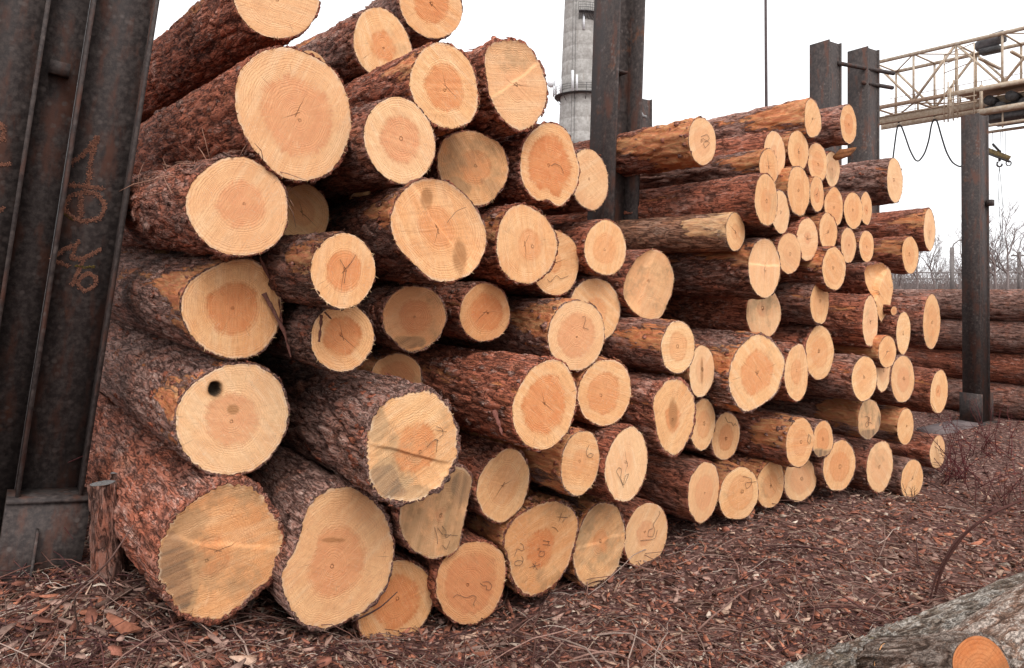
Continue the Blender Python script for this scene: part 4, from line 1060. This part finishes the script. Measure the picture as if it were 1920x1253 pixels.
# ------------------------------------------------------------------ stump and sticks
M_DARKBARK = M_BARK
def limb(name, pts, r, label, cat, group=None, mat=None, n=8, c=(.09, .045, .036), parent=None):
    pts = np.asarray(pts, float); tt = np.linspace(0, len(pts) - 1, 6 * (len(pts) - 1) + 1)
    q = np.stack([np.interp(tt, np.arange(len(pts)), pts[:, i]) for i in range(3)], 1)
    for _ in range(3): q[1:-1] = .5 * q[1:-1] + .25 * (q[:-2] + q[2:])
    rr_ = np.interp(tt, np.linspace(0, len(pts) - 1, len(np.atleast_1d(r))), np.atleast_1d(r)) if np.ndim(r) else r
    base = q[0] if parent is None else np.zeros(3)
    mb = MB(); mb.tube(q - base, rr_, n, c)
    o = mb.build(name, mat or M_TWIG, parent, True, label=label, cat=cat, group=group)
    if parent is None: o.location = base
    return o
M_OLDWOOD = simple('weathered_grey_wood', (.10, .095, .095), (.24, .225, .22), 90, .9, .5)
def stub_log(o, axis, R, L, seed, parent, nm, old=True):
    axis = np.array(axis, float); axis /= np.linalg.norm(axis); lx = np.cross((0, 1.0, 0), axis); lx /= np.linalg.norm(lx); ly = np.cross(axis, lx)
    e = empty(nm, (0, 0, 0)); e.parent = parent
    m = np.eye(4); m[:3, :3] = np.stack([lx, ly, axis], 1); m[:3, 3] = o; e.matrix_local = Matrix(m.tolist())
    N = 56; th = np.arange(N) * 2 * math.pi / N; rg = np.random.default_rng(seed); rad = R * (1 + .05 * np.cos(2 * th + rg.uniform(0, 6)) + .03 * np.cos(5 * th)); z0 = np.zeros(N)
    log_body(e, rad, z0, R, L, seed, .9, 0, np.full(N, .09), M_BARK, .75, fine=L * .9, step=.012, taper=-.5, bend=.05)
    f_ = face_mesh(e, rad * .91, z0, R, seed, .5, .2, .75, (0, 0), None, None, None, 12)
    if old: f_.data.materials[0] = M_OLDWOOD
sb = px(218, 1090, 3.15); sb[2] = float(ground_z(sb[0], sb[1]))
st_ = empty('stump', sb, label='sawn grey-topped double stump standing beside the corner log', cat='stump')
tp = px(192, 906, 3.12) - sb; stub_log(tp, (.07, .0, -1), .053, max(tp[2], .3) + .12, 821, st_, 'stem')
tp2 = px(219, 886, 3.25) - sb; stub_log(tp2, (.03, -.05, -1), .028, max(tp2[2], .3) + .1, 822, st_, 'stem')

def gp(x, y, up=0.0):
    """point on the ground under a photo pixel"""
    t = CAMH * F / max(y - HZ, 1)
    for _ in range(6):
        X = (x - 960) / F * t; t = (CAMH - float(ground_z(X, t)) - up) * F / (y - HZ)
    return np.array([(x - 960) / F * t, t, float(ground_z((x - 960) / F * t, t)) + up])
b0 = gp(1752, 1118)
limb('stick', [b0, px(1768, 1060, b0[1] - .02), px(1808, 1000, b0[1] - .05), px(1860, 962, b0[1] - .1), px(1935, 930, b0[1] - .15)], [.006, .007, .0075, .007, .0065], 'long curved brown stem arching out of the lower right edge', 'stick', c=(.10, .042, .035))
b1 = gp(1744, 1122)
limb('stick', [b1, px(1757, 1075, b1[1]), px(1790, 1015, b1[1] - .03), px(1830, 980, b1[1] - .05)], [.004, .005, .005, .003], 'thinner stem beside the long curved one', 'stick', c=(.09, .04, .034))
limb('stick', [gp(815, 1232, .015), gp(860, 1222, .02), gp(905, 1213, .02), gp(948, 1207, .02)], [.010, .009, .009, .007], 'peeled grey-brown stick on the ground below the rusty brown log', 'stick', c=(.24, .155, .125))
limb('stick', [gp(1480, 1140, .02), gp(1560, 1132, .03), gp(1640, 1141, .03), gp(1700, 1148, .02)], [.004, .006, .007, .006], 'brown branch lying left of the curved stem', 'stick', c=(.17, .085, .065))
limb('stick', [gp(1590, 1158, .02), gp(1600, 1150, .02), gp(1580, 1190, .03), gp(1620, 1185, .02)], [.003, .003, .003, .002], 'small crooked twig in front of the brown branch', 'stick')
limb('stick', [gp(180, 1138, .02), gp(215, 1122, .03), gp(245, 1105, .03), gp(262, 1098, .02)], [.011, .012, .013, .013], 'short thick dark branch in front of the corner log', 'stick', c=(.11, .065, .05))
limb('stick', [gp(1120, 1040, .02), gp(1160, 1070, .03), gp(1185, 1075, .03), gp(1240, 1040, .04)], [.003, .004, .004, .002], 'thin bent twig below the split-sided bottom log', 'stick', c=(.14, .08, .06))
limb('stick', [gp(1662, 985, .02), gp(1710, 1030, .05), gp(1740, 1075, .02)], [.005, .004, .003], 'straight reddish stick slanting down the clearing', 'stick', c=(.16, .075, .055))
b2 = gp(735, 1155); 
limb('stick', [px(745, 1110, 2.95), px(715, 1138, 2.9), px(690, 1152, 2.92), px(660, 1166, 2.95)], [.002, .003, .004, .003], 'dark twig caught in front of the lowest small log', 'stick', c=(.06, .03, .025))
limb('stick', [gp(60, 1190, .03), gp(130, 1120, .10), px(200, 1060, 2.5), px(250, 985, 2.55)], [.004, .004, .003, .002], 'bare twig rising across the corner by the stump', 'stick', c=(.15, .085, .07))
limb('stick', [gp(95, 1230, .02), gp(150, 1195, .02), px(135, 1120, 2.4), px(190, 1075, 2.5)], [.003, .003, .003, .002], 'curly thin twig at the lower left', 'stick', c=(.17, .11, .09))
limb('stick', [gp(0, 1220, .02), gp(60, 1200, .02), gp(150, 1180, .02)], [.008, .008, .007], 'straight branch piece in the lower left corner', 'stick', c=(.13, .075, .06))

# red-stemmed brush by the right end of the pile
def brush(name, cx, cy, n, hpx, spread, seed, label, c):
    rg = np.random.default_rng(seed); o = gp(cx, cy); r = empty(name, o, label=label, cat='shrub')
    for k in range(n):
        a = rg.uniform(0, 6.28); q = np.array([math.cos(a), math.sin(a), 0]) * rg.uniform(0, spread * .6)
        q[2] = float(ground_z(o[0] + q[0], o[1] + q[1])) - o[2]
        H = hpx * rg.uniform(.5, 1.1); dirn = np.array([rg.normal(0, .8), rg.normal(0, .6), 1.0]); dirn /= np.linalg.norm(dirn)
        pts = [q]; 
        for s in range(6):
            dirn = dirn + rg.normal(0, .22, 3); dirn /= np.linalg.norm(dirn); pts.append(pts[-1] + dirn * H / 6)
        mb = MB(); cc = np.array(c) * rg.uniform(.7, 1.3); mb.tube(pts, np.linspace(.0038, .0012, 7), 5, cc)
        for _ in range(rg.integers(2, 5)):
            s = rg.integers(2, 6); dd = dirn + rg.normal(0, .6, 3); dd /= np.linalg.norm(dd)
            mb.tube([pts[s], pts[s] + dd * H * .12, pts[s] + dd * H * .24 + rg.normal(0, .02, 3)], [.0018, .0014, .0008], 4, cc)
        mb.build('stem', M_TWIG, r)
brush('shrub', 1800, 900, 26, .62, .45, 31, 'dark red leafless brush at the right end of the pile', (.10, .022, .024))
brush('shrub', 1850, 850, 16, .60, .5, 32, 'red brush standing in front of the far post foot', (.11, .026, .026))
brush('shrub', 1880, 950, 14, .42, .5, 34, 'thin red stems near the right edge of the clearing', (.10, .03, .03))
brush('shrub', 30, 1010, 9, .95, .3, 33, 'thin red stems growing before the left posts', (.08, .018, .02))
brush('shrub', 1712, 945, 6, .16, .06, 35, 'dry stalks before the end log face', (.10, .06, .045))

# hanging bark strips and torn pieces
def strip(key, pts, w, mat_c=(.13, .05, .036), nm='bark_strip'):
    c, tau, nrm, root, M3, tp_, face = FACE[key]
    q = np.array(pts, float); tt = np.linspace(0, len(q) - 1, 5 * (len(q) - 1) + 1); q = np.stack([np.interp(tt, np.arange(len(q)), q[:, i]) for i in (0, 1)], 1)
    W = tp_(q) + nrm * np.linspace(.02, .045, len(q))[:, None]
    loc = (W - c) @ M3; n = len(loc); rg = np.random.default_rng(int(w * 1e5) + len(pts))
    d = np.gradient(loc, axis=0); sd = np.cross(d, (0, 0, 1.0)); sd /= np.linalg.norm(sd, axis=1)[:, None] + 1e-9
    ww = (w * np.linspace(1, .45, n) * rg.uniform(.6, 1.3, n))[:, None]; e = np.array([0, 0, .003]); tw = (rg.normal(0, .004, n))[:, None] * np.array([0, 0, 1.0])
    V = np.stack([loc + sd * ww + tw, loc - sd * ww - tw, loc - sd * ww - tw + e, loc + sd * ww + tw + e], 1).reshape(-1, 3)
    q4 = ring_quads(n, 4); col = np.tile(np.append(np.array(mat_c), 1.0), (len(V), 1)) * np.append(np.ones(3), 1)
    mesh(nm, V, [q4], M_TWIG, root, False, {'tone': col})
strip('A5', [(484,482),(500,520),(515,545),(526,560)], .005); strip('A5', [(500,476),(510,520),(518,560)], .003, (.11, .04, .03))
strip('A5', [(492,550),(510,585),(527,622),(538,668)], .0085, (.16, .07, .055)); strip('A5', [(520,560),(522,600),(533,640)], .003)
strip('A11', [(600,590),(597,610),(592,640)], .007, (.12, .045, .03)); strip('A11', [(606,585),(615,598)], .004, (.12, .045, .03))
strip('A16', [(921,768),(928,795),(930,812)], .011, (.22, .085, .065))
b_ = FACE['A82'][0]
sl = empty('bark_slab', px(1580, 285, 5.45), label='torn brown bark slab jutting out above the tan hidden face', cat='bark')
v = []
rgS = np.random.default_rng(5)
sp_ = [(1562,292),(1575,280),(1592,278),(1606,276),(1601,282),(1596,288),(1580,294),(1568,297)]
top = np.array([px(x, y, 5.4 + .02 * rgS.normal()) for x, y in sp_]) - px(1580, 285, 5.45); bot = top + np.array([.01, .03, -.012])
n = len(top); k = np.arange(n); k2 = (k + 1) % n
tri = np.array([[0, i, i + 1] for i in range(1, n - 1)]); 
mesh('slab', np.concatenate([top, bot]), [np.concatenate([tri, tri[:, ::-1] + n]), np.stack([k, k + n, k2 + n, k2], 1)], simple('torn_inner_bark', (.30, .12, .04), (.19, .07, .03), 50, .85, .4), sl)

# sawn branch stubs on two logs of the right stack
def branch_stub(key, x, y, t, r, L, seed):
    c, tau, nrm, root, M3, tp_, face = FACE[key]; o = (px(x, y, t) - c) @ M3; ax = (np.array([-.35, .9, .1])) @ M3
    stub_log(o, ax, r, L, seed, root, 'branch_stub', False)
branch_stub('A46', 1676, 583, 5.62, .036, .25, 831)
branch_stub('A52', 1579, 773, 5.55, .028, .3, 832)

# ------------------------------------------------------------------ gantry crane
M_CRANE = simple('weathered_cream_paint', (.52, .44, .345), (.38, .27, .185), 6, .7, .15)
M_CRANED = simple('rust_stained_paint', (.38, .27, .19), (.25, .15, .10), 9, .75, .2)
M_DARK = simple('greasy_dark_machine', (.05, .05, .053), (.10, .095, .095), 8, .6, .2)
M_CABLE = simple('black_rubber_cable', (.02, .02, .022), (.035, .033, .035), 30, .6, 0)
M_YEL = simple('worn_yellow_paint', (.30, .22, .09), (.12, .08, .05), 10, .75, .2)
CO = np.array([20.7, 41.0, 0]); CD = np.array([.622, -.783, 0]); CP = np.array([.783, .622, 0])
CR = empty('gantry_crane', (CO[0] + CD[0] * 11, CO[1] + CD[1] * 11, 0), label='cream lattice gantry crane bridge against the white sky', cat='crane')
co = np.array(CR.location)
def K(k, z, w=0.0): return CO + CD * k + CP * w + np.array([0, 0, z]) - co
def bar(name, p, q, w, h=None, mat=None, parent=None):
    m_ = MB(); m_.beam(p, q, w, h or w); return m_.build(name, mat or M_CRANE, parent or CR)
def rod(name, pts, r, mat=None, parent=None, n=6):
    m_ = MB(); m_.tube(pts, r, n); return m_.build(name, mat or M_CRANE, parent or CR, True)
ZB, ZT, W2 = 11.45, 14.02, 2.7
KE = 22.0
for w in (0, W2):
    bar('chord', K(-.9, ZT, w), K(KE, ZT, w), .16, .16); bar('chord', K(-.9, ZB, w), K(KE, ZB, w), .15, .20, M_CRANED)
bar('runway_beam', K(-.9, 10.80, .55), K(KE, 10.80, .55), .10, .36); bar('runway_flange', K(-.9, 10.61, .55), K(KE, 10.61, .55), .30, .035, M_CRANED); bar('runway_flange', K(-.9, 11.0, .55), K(KE, 11.0, .55), .30, .035)
bar('runway_beam', K(-.9, 10.80, W2 - .55), K(KE, 10.80, W2 - .55), .10, .36)
kk = [-.3 + 2.1 * i for i in range(11)]
for i, k in enumerate(kk):
    for w in (0, W2):
        bar('upright', K(k, ZB, w), K(k, ZT, w), .085, .085)
        if i < len(kk) - 1:
            a, b = (ZT, ZB) if i % 2 == 0 else (ZB, ZT)
            bar('diagonal', K(k, a, w), K(k + 2.1, b, w), .11, .11)
    bar('cross_member', K(k, ZT, 0), K(k, ZT, W2), .07); bar('cross_member', K(k, ZB, 0), K(k, ZB, W2), .08, .08, M_CRANED)
    if i < len(kk) - 1: bar('plan_brace', K(k, ZT, 0 if i % 2 else W2), K(k + 2.1, ZT, W2 if i % 2 else 0), .055); bar('plan_brace', K(k, ZB - .1, 0 if i % 2 else W2), K(k + 2.1, ZB - .1, W2 if i % 2 else 0), .06, .06, M_CRANED)
    bar('hanger', K(k, ZB, .55), K(k, 10.98, .55), .07)
for z in (11.75, 12.02, 12.3, 12.62): rod('railing', [K(-.9, z, W2 + .5), K(9, z, W2 + .5)], .018, M_CRANED)
for i in range(9): rod('railing_post', [K(-.6 + 1.15 * i, 11.45, W2 + .5), K(-.6 + 1.15 * i, 12.62, W2 + .5)], .02, M_CRANED)
# legs beyond the right edge of the picture
for kx in (11.5, 20.5):
    for w, s in ((-.1, -1), (W2 + .1, 1)):
        bar('leg', K(kx, 11.4, w), K(kx, .6, w + s * 2.2), .45, .45)
    bar('sill_beam', K(kx, .45, -2.9), K(kx, .45, W2 + 2.9), .5, .5, M_CRANED)
# trolley
TR = empty('crane_trolley', K(5.8, 10.0) + co, label='dark railed trolley platform hanging under the crane bridge', cat='trolley')
def T(k, z, w=0.0): return CO + CD * k + CP * w + np.array([0, 0, z]) - np.array(TR.location)
def tbar(n, p, q, w, h=None, mat=None): return bar(n, p, q, w, h, mat, TR)
m_ = MB(); m_.beam(T(4.1, 11.30, .2), T(8.2, 11.30, .2), 2.2, .08); m_.build('upper_deck', M_CRANED, TR)
m_ = MB(); m_.beam(T(5.3, 9.95, .2), T(7.6, 9.95, .2), 2.6, .10); m_.build('lower_deck', M_CRANED, TR)
m_ = MB(); m_.beam(T(5.4, 9.75, .2), T(7.5, 9.75, .2), 2.2, .25); m_.build('winch_frame', M_DARK, TR)
for k, w in ((4.2, -1.5), (5.4, -1.0), (7.5, -1.0), (5.4, 1.4), (7.5, 1.4), (8.0, -1.5)):
    tbar('post', T(k, 9.9, w), T(k, 11.4, w), .11)
tbar('side_beam', T(4.1, 11.1, -1.5), T(8.3, 11.1, -1.5), .10, .22); tbar('side_beam', T(5.3, 10.05, -1.12), T(7.7, 10.05, -1.12), .12, .25)
for z in (10.5, 10.8): rod('railing', [T(4.2, z, -1.6), T(5.4, z, -1.6)], .025, M_CRANE, TR)
for z in (12.5, 12.95, 13.4): rod('railing', [T(3.6, z - .05, -.7), T(5.3, z, -1.6)], .022, M_CRANED, TR)
for k, w in ((3.6, -.7), (4.4, -1.15), (5.3, -1.6)): rod('railing_post', [T(k, 9.9, w), T(k, 13.4, w)], .03, M_CRANE, TR)
tbar('ladder_side', T(3.75, 9.9, -.6), T(3.75, 12.0, -.6), .05); tbar('ladder_side', T(4.05, 9.9, -.75), T(4.05, 12.0, -.75), .05)
for i, (k, z, w, s) in enumerate(((5.5, 10.75, .3, .6), (6.5, 10.75, .2, .7), (7.3, 10.7, .1, .5), (6.0, 10.35, .2, .5), (7.0, 10.35, .2, .5))):
    m_ = MB(); c_ = T(k, z, w); m_.tube([c_ - CP * s, c_ + CP * s], .24, 16); m_.build('winch_drum', M_DARK, TR, True)
    m_ = MB(); m_.box(c_ + np.array([0, 0, -.35]), s, s * .7, .25, (CD, CP, (0, 0, 1))); m_.build('motor_bed', M_DARK, TR)
tbar('lower_beam', T(5.0, 9.35, -.9), T(7.4, 9.35, -.9), .18, .12, M_CRANE); tbar('lower_beam', T(5.0, 9.35, .9), T(7.4, 9.35, .9), .18, .12, M_CRANE)
for k in (5.2, 6.3, 7.3): tbar('strap', T(k, 9.15, -.9), T(k, 9.9, -.9), .06)
# hood and motor on top of the bridge
HD = empty('motor_hood', K(5.4, 13.0, 1.2) + co, label='grey hooded motor on top of the crane bridge', cat='motor')
def Hh(k, z, w): return CO + CD * k + CP * w + np.array([0, 0, z]) - np.array(HD.location)
m_ = MB(); m_.tube([Hh(4.6, 13.75, .6), Hh(5.0, 13.9, .6), Hh(5.9, 14.05, .6)], [.22, .36, .32], 14); m_.build('hood', simple('grey_sheet_metal', (.16, .16, .17), (.10, .10, .11), 4, .6, .1), HD, True)
m_ = MB(); m_.box(Hh(5.3, 13.45, .6), .9, .6, .25, (CD, CP, (0, 0, 1))); m_.build('cradle', M_DARK, HD)
m_ = MB(); m_.box(Hh(5.0, 13.0, 1.4), .12, 2.9, .12, (CD, CP, (0, 0, 1))); m_.build('cradle_beam', M_CRANE, HD); m_ = MB(); m_.box(Hh(6.4, 13.0, 1.4), .12, 2.9, .12, (CD, CP, (0, 0, 1))); m_.build('cradle_beam', M_CRANE, HD)
# hook beam on ropes
zt = 37.0
HB = empty('hook_beam', px(1870, 290, zt), label='yellow lifting beam with hook hanging on steel ropes', cat='hook')
ho = np.array(HB.location)
p0, p1 = px(1848, 281, zt + .3) - ho, px(1893, 298, zt - .3) - ho
m_ = MB(); m_.beam(p0, p1, .22, .26); m_.build('beam', M_YEL, HB)
m_ = MB(); m_.beam(p0 + (0, 0, -.16), p1 + (0, 0, -.16), .34, .06); m_.build('lower_flange', M_DARK, HB)
m_ = MB(); m_.beam(px(1861, 270, zt) - ho, px(1876, 286, zt) - ho, .07, .09); m_.build('latch_bar', M_DARK, HB)
def ring_pts(c, r, n=14, a0=0, a1=2 * math.pi): return [c + np.array([r * math.cos(a), 0, r * math.sin(a)]) for a in np.linspace(a0, a1, n)]
rod('shackle', [px(1874, 297, zt) - ho, px(1874, 303, zt) - ho], .06, M_DARK, HB)
rod('hook', ring_pts(px(1874, 308, zt) - ho, .13, 14, 2.2, 6.6), .045, M_DARK, HB)
rod('end_ring', ring_pts(p1 + np.array([-.05, 0, -.22]), .13, 16), .03, M_DARK, HB)
for x, y in ((1853, 282), (1862, 284), (1877, 290), (1881, 292), (1886, 294)): rod('rope', [px(x, y, zt) - ho, px(x - 1, 247, zt) - ho], .012, M_DARK, HB, 5)
for dx_ in (-3, 3): rod('sling', [px(1874, 313, zt) - ho, px(1874 + dx_, 345, zt) - ho, px(1877 + dx_ * 1.2, 390, zt) - ho, px(1879 + dx_ * .3, 452, zt) - ho], .014, M_DARK, HB, 5)
# festoon power cable
FC = empty('festoon_cable', K(.5, 10.6, .55) + co, label='black power cable hanging in loops under the crane bridge', cat='cable')
fo = np.array(FC.location)
def fpt(x, y): 
    dx_ = (x - 960) / F; k = (dx_ * CO[1] - CO[0] - CP[0] * .55 + dx_ * CP[1] * .55) / (CD[0] - dx_ * CD[1])
    P = CO + CD * k + CP * .55; return np.array([P[0], P[1], CAMH + (HZ - y) / F * P[1]]) - fo
def curve_rod(name, pts, r):
    q = np.array([fpt(*p) for p in pts]); tt = np.linspace(0, len(q) - 1, 8 * (len(q) - 1) + 1); q = np.stack([np.interp(tt, np.arange(len(q)), q[:, i]) for i in range(3)], 1)
    for _ in range(8): q[1:-1] = .5 * q[1:-1] + .25 * (q[:-2] + q[2:])
    rod(name, q, r, M_CABLE, FC)
curve_rod('cable_loop', [(1674,300),(1677,275),(1681,245),(1684,234),(1690,236),(1697,255),(1706,282),(1716,301),(1723,303),(1734,288),(1742,262),(1746,235),(1751,223),(1757,226),(1764,252),(1774,285),(1785,305),(1800,314),(1815,306),(1826,285),(1832,255)], .042)
for x, y in ((1685, 231), (1752, 219)):
    rod('trolley_hanger', [fpt(x, y - 9), fpt(x, y)], .05, M_DARK, FC)

# ------------------------------------------------------------------ chimney
def concrete_material():
    m = NT('weathered_concrete', .9, .2); v = m.coord(); n1 = m.noise(v, .35, 5, .6); n2 = m.noise(v, 2.2, 5, .65); n3 = m.noise(m.coord((1, 1, .12)), 1.4, 4, .6)
    c = m.mix(m.step(n2, .35, .7), (.30, .285, .265), (.43, .41, .39)); c = m.mix(m.step(n1, .52, .62, 0, .5), c, (.24, .22, .205)); c = m.mix(m.step(n3, .58, .75, 0, .5), c, (.20, .15, .12))
    m.color(c); m.bump(n2, .3, .1); return m.m
ZC = 110.0; cc_ = px(1089, 300, ZC)
CH = empty('chimney', (cc_[0], cc_[1], 0), label='tall round concrete chimney with antennas, behind the tall middle post', cat='chimney')
def crad(z): return 2.42 + (44.3 - z) * .046
zs = []; rs = []
z = 0.0
while z < 74:
    for dz_, dr in ((0, .0), (.10, -.03), (.16, -.03), (.26, 0)): zs.append(z + dz_); rs.append(crad(z + dz_) + dr)
    z += 2.15
N = 64; th = np.arange(N) * 2 * math.pi / N
v = np.stack([np.outer(rs, np.cos(th)), np.outer(rs, np.sin(th)), np.repeat(np.array(zs)[:, None], N, 1)], -1).reshape(-1, 3)
mesh('shaft', v, [ring_quads(len(zs), N)], concrete_material(), CH, False)
M_GAL = simple('gallery_steel', (.10, .10, .105), (.06, .055, .055), 3, .7, 0); M_ANT = simple('white_antenna_shell', (.72, .73, .75), (.6, .6, .62), 2, .5, 0)
def gallery(z, arc0, arc1):
    r0 = crad(z); aa = np.linspace(arc0, arc1, 40)
    m_ = MB()
    inn = np.stack([r0 * np.cos(aa), r0 * np.sin(aa), 0 * aa + z], 1); out = np.stack([(r0 + .9) * np.cos(aa), (r0 + .9) * np.sin(aa), 0 * aa + z], 1)
    n = len(aa); k = np.arange(n - 1); V = np.concatenate([inn, out, inn - (0, 0, .12), out - (0, 0, .12)])
    m_.add(V, np.concatenate([np.stack([k, k + 1, n + k + 1, n + k], 1), np.stack([2*n + k, 3*n + k, 3*n + k + 1, 2*n + k + 1], 1), np.stack([n + k, n + k + 1, 3*n + k + 1, 3*n + k], 1)]))
    m_.build('gallery_deck', M_GAL, CH)
    for h in (.45, .8, 1.15):
        rod('gallery_rail', np.stack([(r0 + .85) * np.cos(aa), (r0 + .85) * np.sin(aa), 0 * aa + z + h], 1), .035, M_GAL, CH, 5)
    for a in aa[::3]:
        rod('gallery_post', [np.array([(r0 + .85) * math.cos(a), (r0 + .85) * math.sin(a), z]), np.array([(r0 + .85) * math.cos(a), (r0 + .85) * math.sin(a), z + 1.2])], .035, M_GAL, CH, 5)
        rod('bracket', [np.array([(r0 + .8) * math.cos(a), (r0 + .8) * math.sin(a), z - .1]), np.array([r0 * math.cos(a), r0 * math.sin(a), z - 1.1])], .05, M_GAL, CH, 5)
zg = CAMH + (HZ - 182) / F * ZC
gallery(zg, 0, 2 * math.pi); gallery(CAMH + (HZ - 34) / F * ZC, -1.75, -.6)
for a, h, ww in ((-3.0, 1.9, .35), (-2.75, 2.3, .30), (-2.45, 2.1, .26), (-1.95, 3.0, .34), (-1.8, 2.3, .28), (-1.2, 2.4, .3)):
    r0 = crad(zg) + 1.1; m_ = MB(); m_.box((r0 * math.cos(a), r0 * math.sin(a), zg + h / 2 - .1), ww, .2, h, ((math.sin(a), -math.cos(a), 0), (math.cos(a), math.sin(a), 0), (0, 0, 1))); m_.build('antenna', M_ANT, CH)
m_ = MB(); a = -3.05; r0 = crad(zg) + 1.4; m_.tube([(r0 * math.cos(a), r0 * math.sin(a), zg + 1.9), (r0 * math.cos(a) - .1, r0 * math.sin(a) - .35, zg + 1.9)], [.62, .5], 18); m_.build('dish_antenna', M_ANT, CH, True)
for a, z in ((-1.3, 21), (-1.5, 40)):
    r0 = crad(z); m_ = MB(); m_.box((r0 * math.cos(a), r0 * math.sin(a) - .1, z), .3, .25, 2.2); m_.build('antenna', M_ANT, CH)
for s in (-.22, .22): rod('ladder_rail', [np.array([(crad(zz) + .25) * math.cos(-2.0) + s, (crad(zz) + .25) * math.sin(-2.0), zz]) for zz in (2, 20, 40, 60, 73)], .03, M_GAL, CH, 5)

# ------------------------------------------------------------------ mast, lamp, poles, pipes, bare trees
M_MAST = simple('dark_mast_paint', (.05, .035, .035), (.07, .05, .05), 3, .7, 0)
q = px(1437, 530, 60); m_ = MB(); m_.tube([(0, 0, 0), (0, 0, 15), (-.1, 0, 30)], [.15, .125, .10], 10)
o = m_.build('mast', M_MAST, None, True, label='slim dark vertical mast against the sky above the right stack', cat='mast'); o.location = (q[0], q[1], 0)
M_POLE = simple('grey_concrete_pole', (.22, .20, .19), (.16, .14, .135), 4, .85, .1)
q = px(1785, 530, 60); LPo = empty('street_lamp', (q[0], q[1], 0), label='small street lamp with curved arm, left of the single far post', cat='lamp')
rod('pole', [(0, 0, 0), (0, 0, 4.5)], .17, M_POLE, LPo, 10)
rod('arm', [np.array(v) for v in ((0, 0, 4.4), (.15, 0, 4.75), (.5, 0, 5.05), (1.0, 0, 5.15))], .05, M_POLE, LPo, 8)
m_ = MB(); m_.box((1.25, 0, 5.15), .5, .2, .12); m_.build('lamp_head', M_POLE, LPo)
q = px(1911, 530, 62); UP = empty('utility_pole', (q[0], q[1], 0), label='utility pole with a crossarm at the right picture edge', cat='pole')
rod('pole', [(0, 0, 0), (0, 0, 4.2)], .15, M_POLE, UP, 10)
m_ = MB(); m_.box((0, 0, 3.9), 1.3, .14, .14); m_.build('crossarm', M_POLE, UP)
for s in (-.5, .5): rod('insulator', [(s, 0, 3.95), (s, 0, 4.15)], .05, M_ANT, UP, 8)
q = px(1800, 530, 66); PL = empty('pipeline', (q[0], q[1], 0), label='grey overhead pipes running along the trees far behind', cat='pipeline')
for z in (1.95, 2.5): rod('pipe', [(-14, 0, z), (14, 0, z)], .06, M_POLE, PL, 10)
for x in range(-14, 15, 4): rod('support', [(x, .2, 0), (x, .2, 2.4)], .09, M_POLE, PL, 8)
M_TREE = simple('haze_greyed_bark', (.17, .13, .12), (.24, .20, .19), 6, .9, .2)  # distance haze is painted into this bark colour as a paler grey
def tree(xp, Z, H, seed, label, spread=.5):
    rg = np.random.default_rng(seed); q = px(xp, 530, Z); r = empty('bare_tree', (q[0], q[1], 0), label=label, cat='tree', group='bare trees far behind')
    tk = MB(); br = MB()
    def grow(mb, p, d, L, rad, lev):
        pts = [p]; n = 5
        for i in range(n):
            d = d + rg.normal(0, .11, 3) + np.array([0, 0, .06]); d = d / np.linalg.norm(d); pts.append(pts[-1] + d * L / n)
        mb.tube(pts, np.linspace(rad, rad * .45, n + 1), 5 if lev < 2 else 3, cap=False)
        if lev >= 4: return
        for k in range(rg.integers(4, 6) if lev < 3 else 3):
            s = rg.integers(1 if lev else 2, n + 1); a = rg.uniform(0, 6.28)
            side = np.cross(d, (math.cos(a), math.sin(a), .3)); side /= np.linalg.norm(side) + 1e-9
            nd = d * (1 - spread) + side * spread * rg.uniform(.6, 1.2) + np.array([0, 0, .12]); nd /= np.linalg.norm(nd)
            grow(br, pts[s], nd, L * rg.uniform(.5, .72), max(rad * .52, .012), lev + 1)
    grow(tk, np.zeros(3), np.array([rg.normal(0, .05), 0, 1.0]), H * .5, H * .017, 0)
    tk.build('trunk', M_TREE, r, True); br.build('crown', M_TREE, r)
for i, (xp, Z, H, lb) in enumerate(((1690, 52, 6.8, 'bare tree fanning out right of the lower slim-faced log'), (1722, 48, 6.0, 'many-branched bare tree between the stack and the lamp'),
    (1752, 70, 6.5, 'small bare tree behind the street lamp'), (1838, 60, 7.5, 'bare tree half hidden by the single far post'), (1868, 52, 7.2, 'bare tree just right of the single far post'),
    (1890, 58, 7.6, 'bare tree left of the utility pole'), (1925, 54, 7.5, 'bare tree at the right picture edge'), (1815, 75, 7.0, 'distant bare tree behind the single far post'))):
    tree(xp, Z, H, 900 + i, lb)
# thicket that closes the view behind them
rg = np.random.default_rng(77); tk = MB()
for i in range(2400):
    xp = rg.uniform(1560, 2050); Z = rg.uniform(74, 95); q = px(xp, 530, Z); q[2] = 0; H = rg.uniform(1.2, 4.2)
    d = np.array([rg.normal(0, .45), 0, 1.0]); tk.tube([q, q + d * H * .5 + rg.normal(0, .1, 3), q + d * H + rg.normal(0, .3, 3)], [.032, .022, .010], 3, cap=False)
tk.build('thicket', M_TREE, None, label='grey leafless thicket closing the view far behind', cat='thicket', kind='stuff')
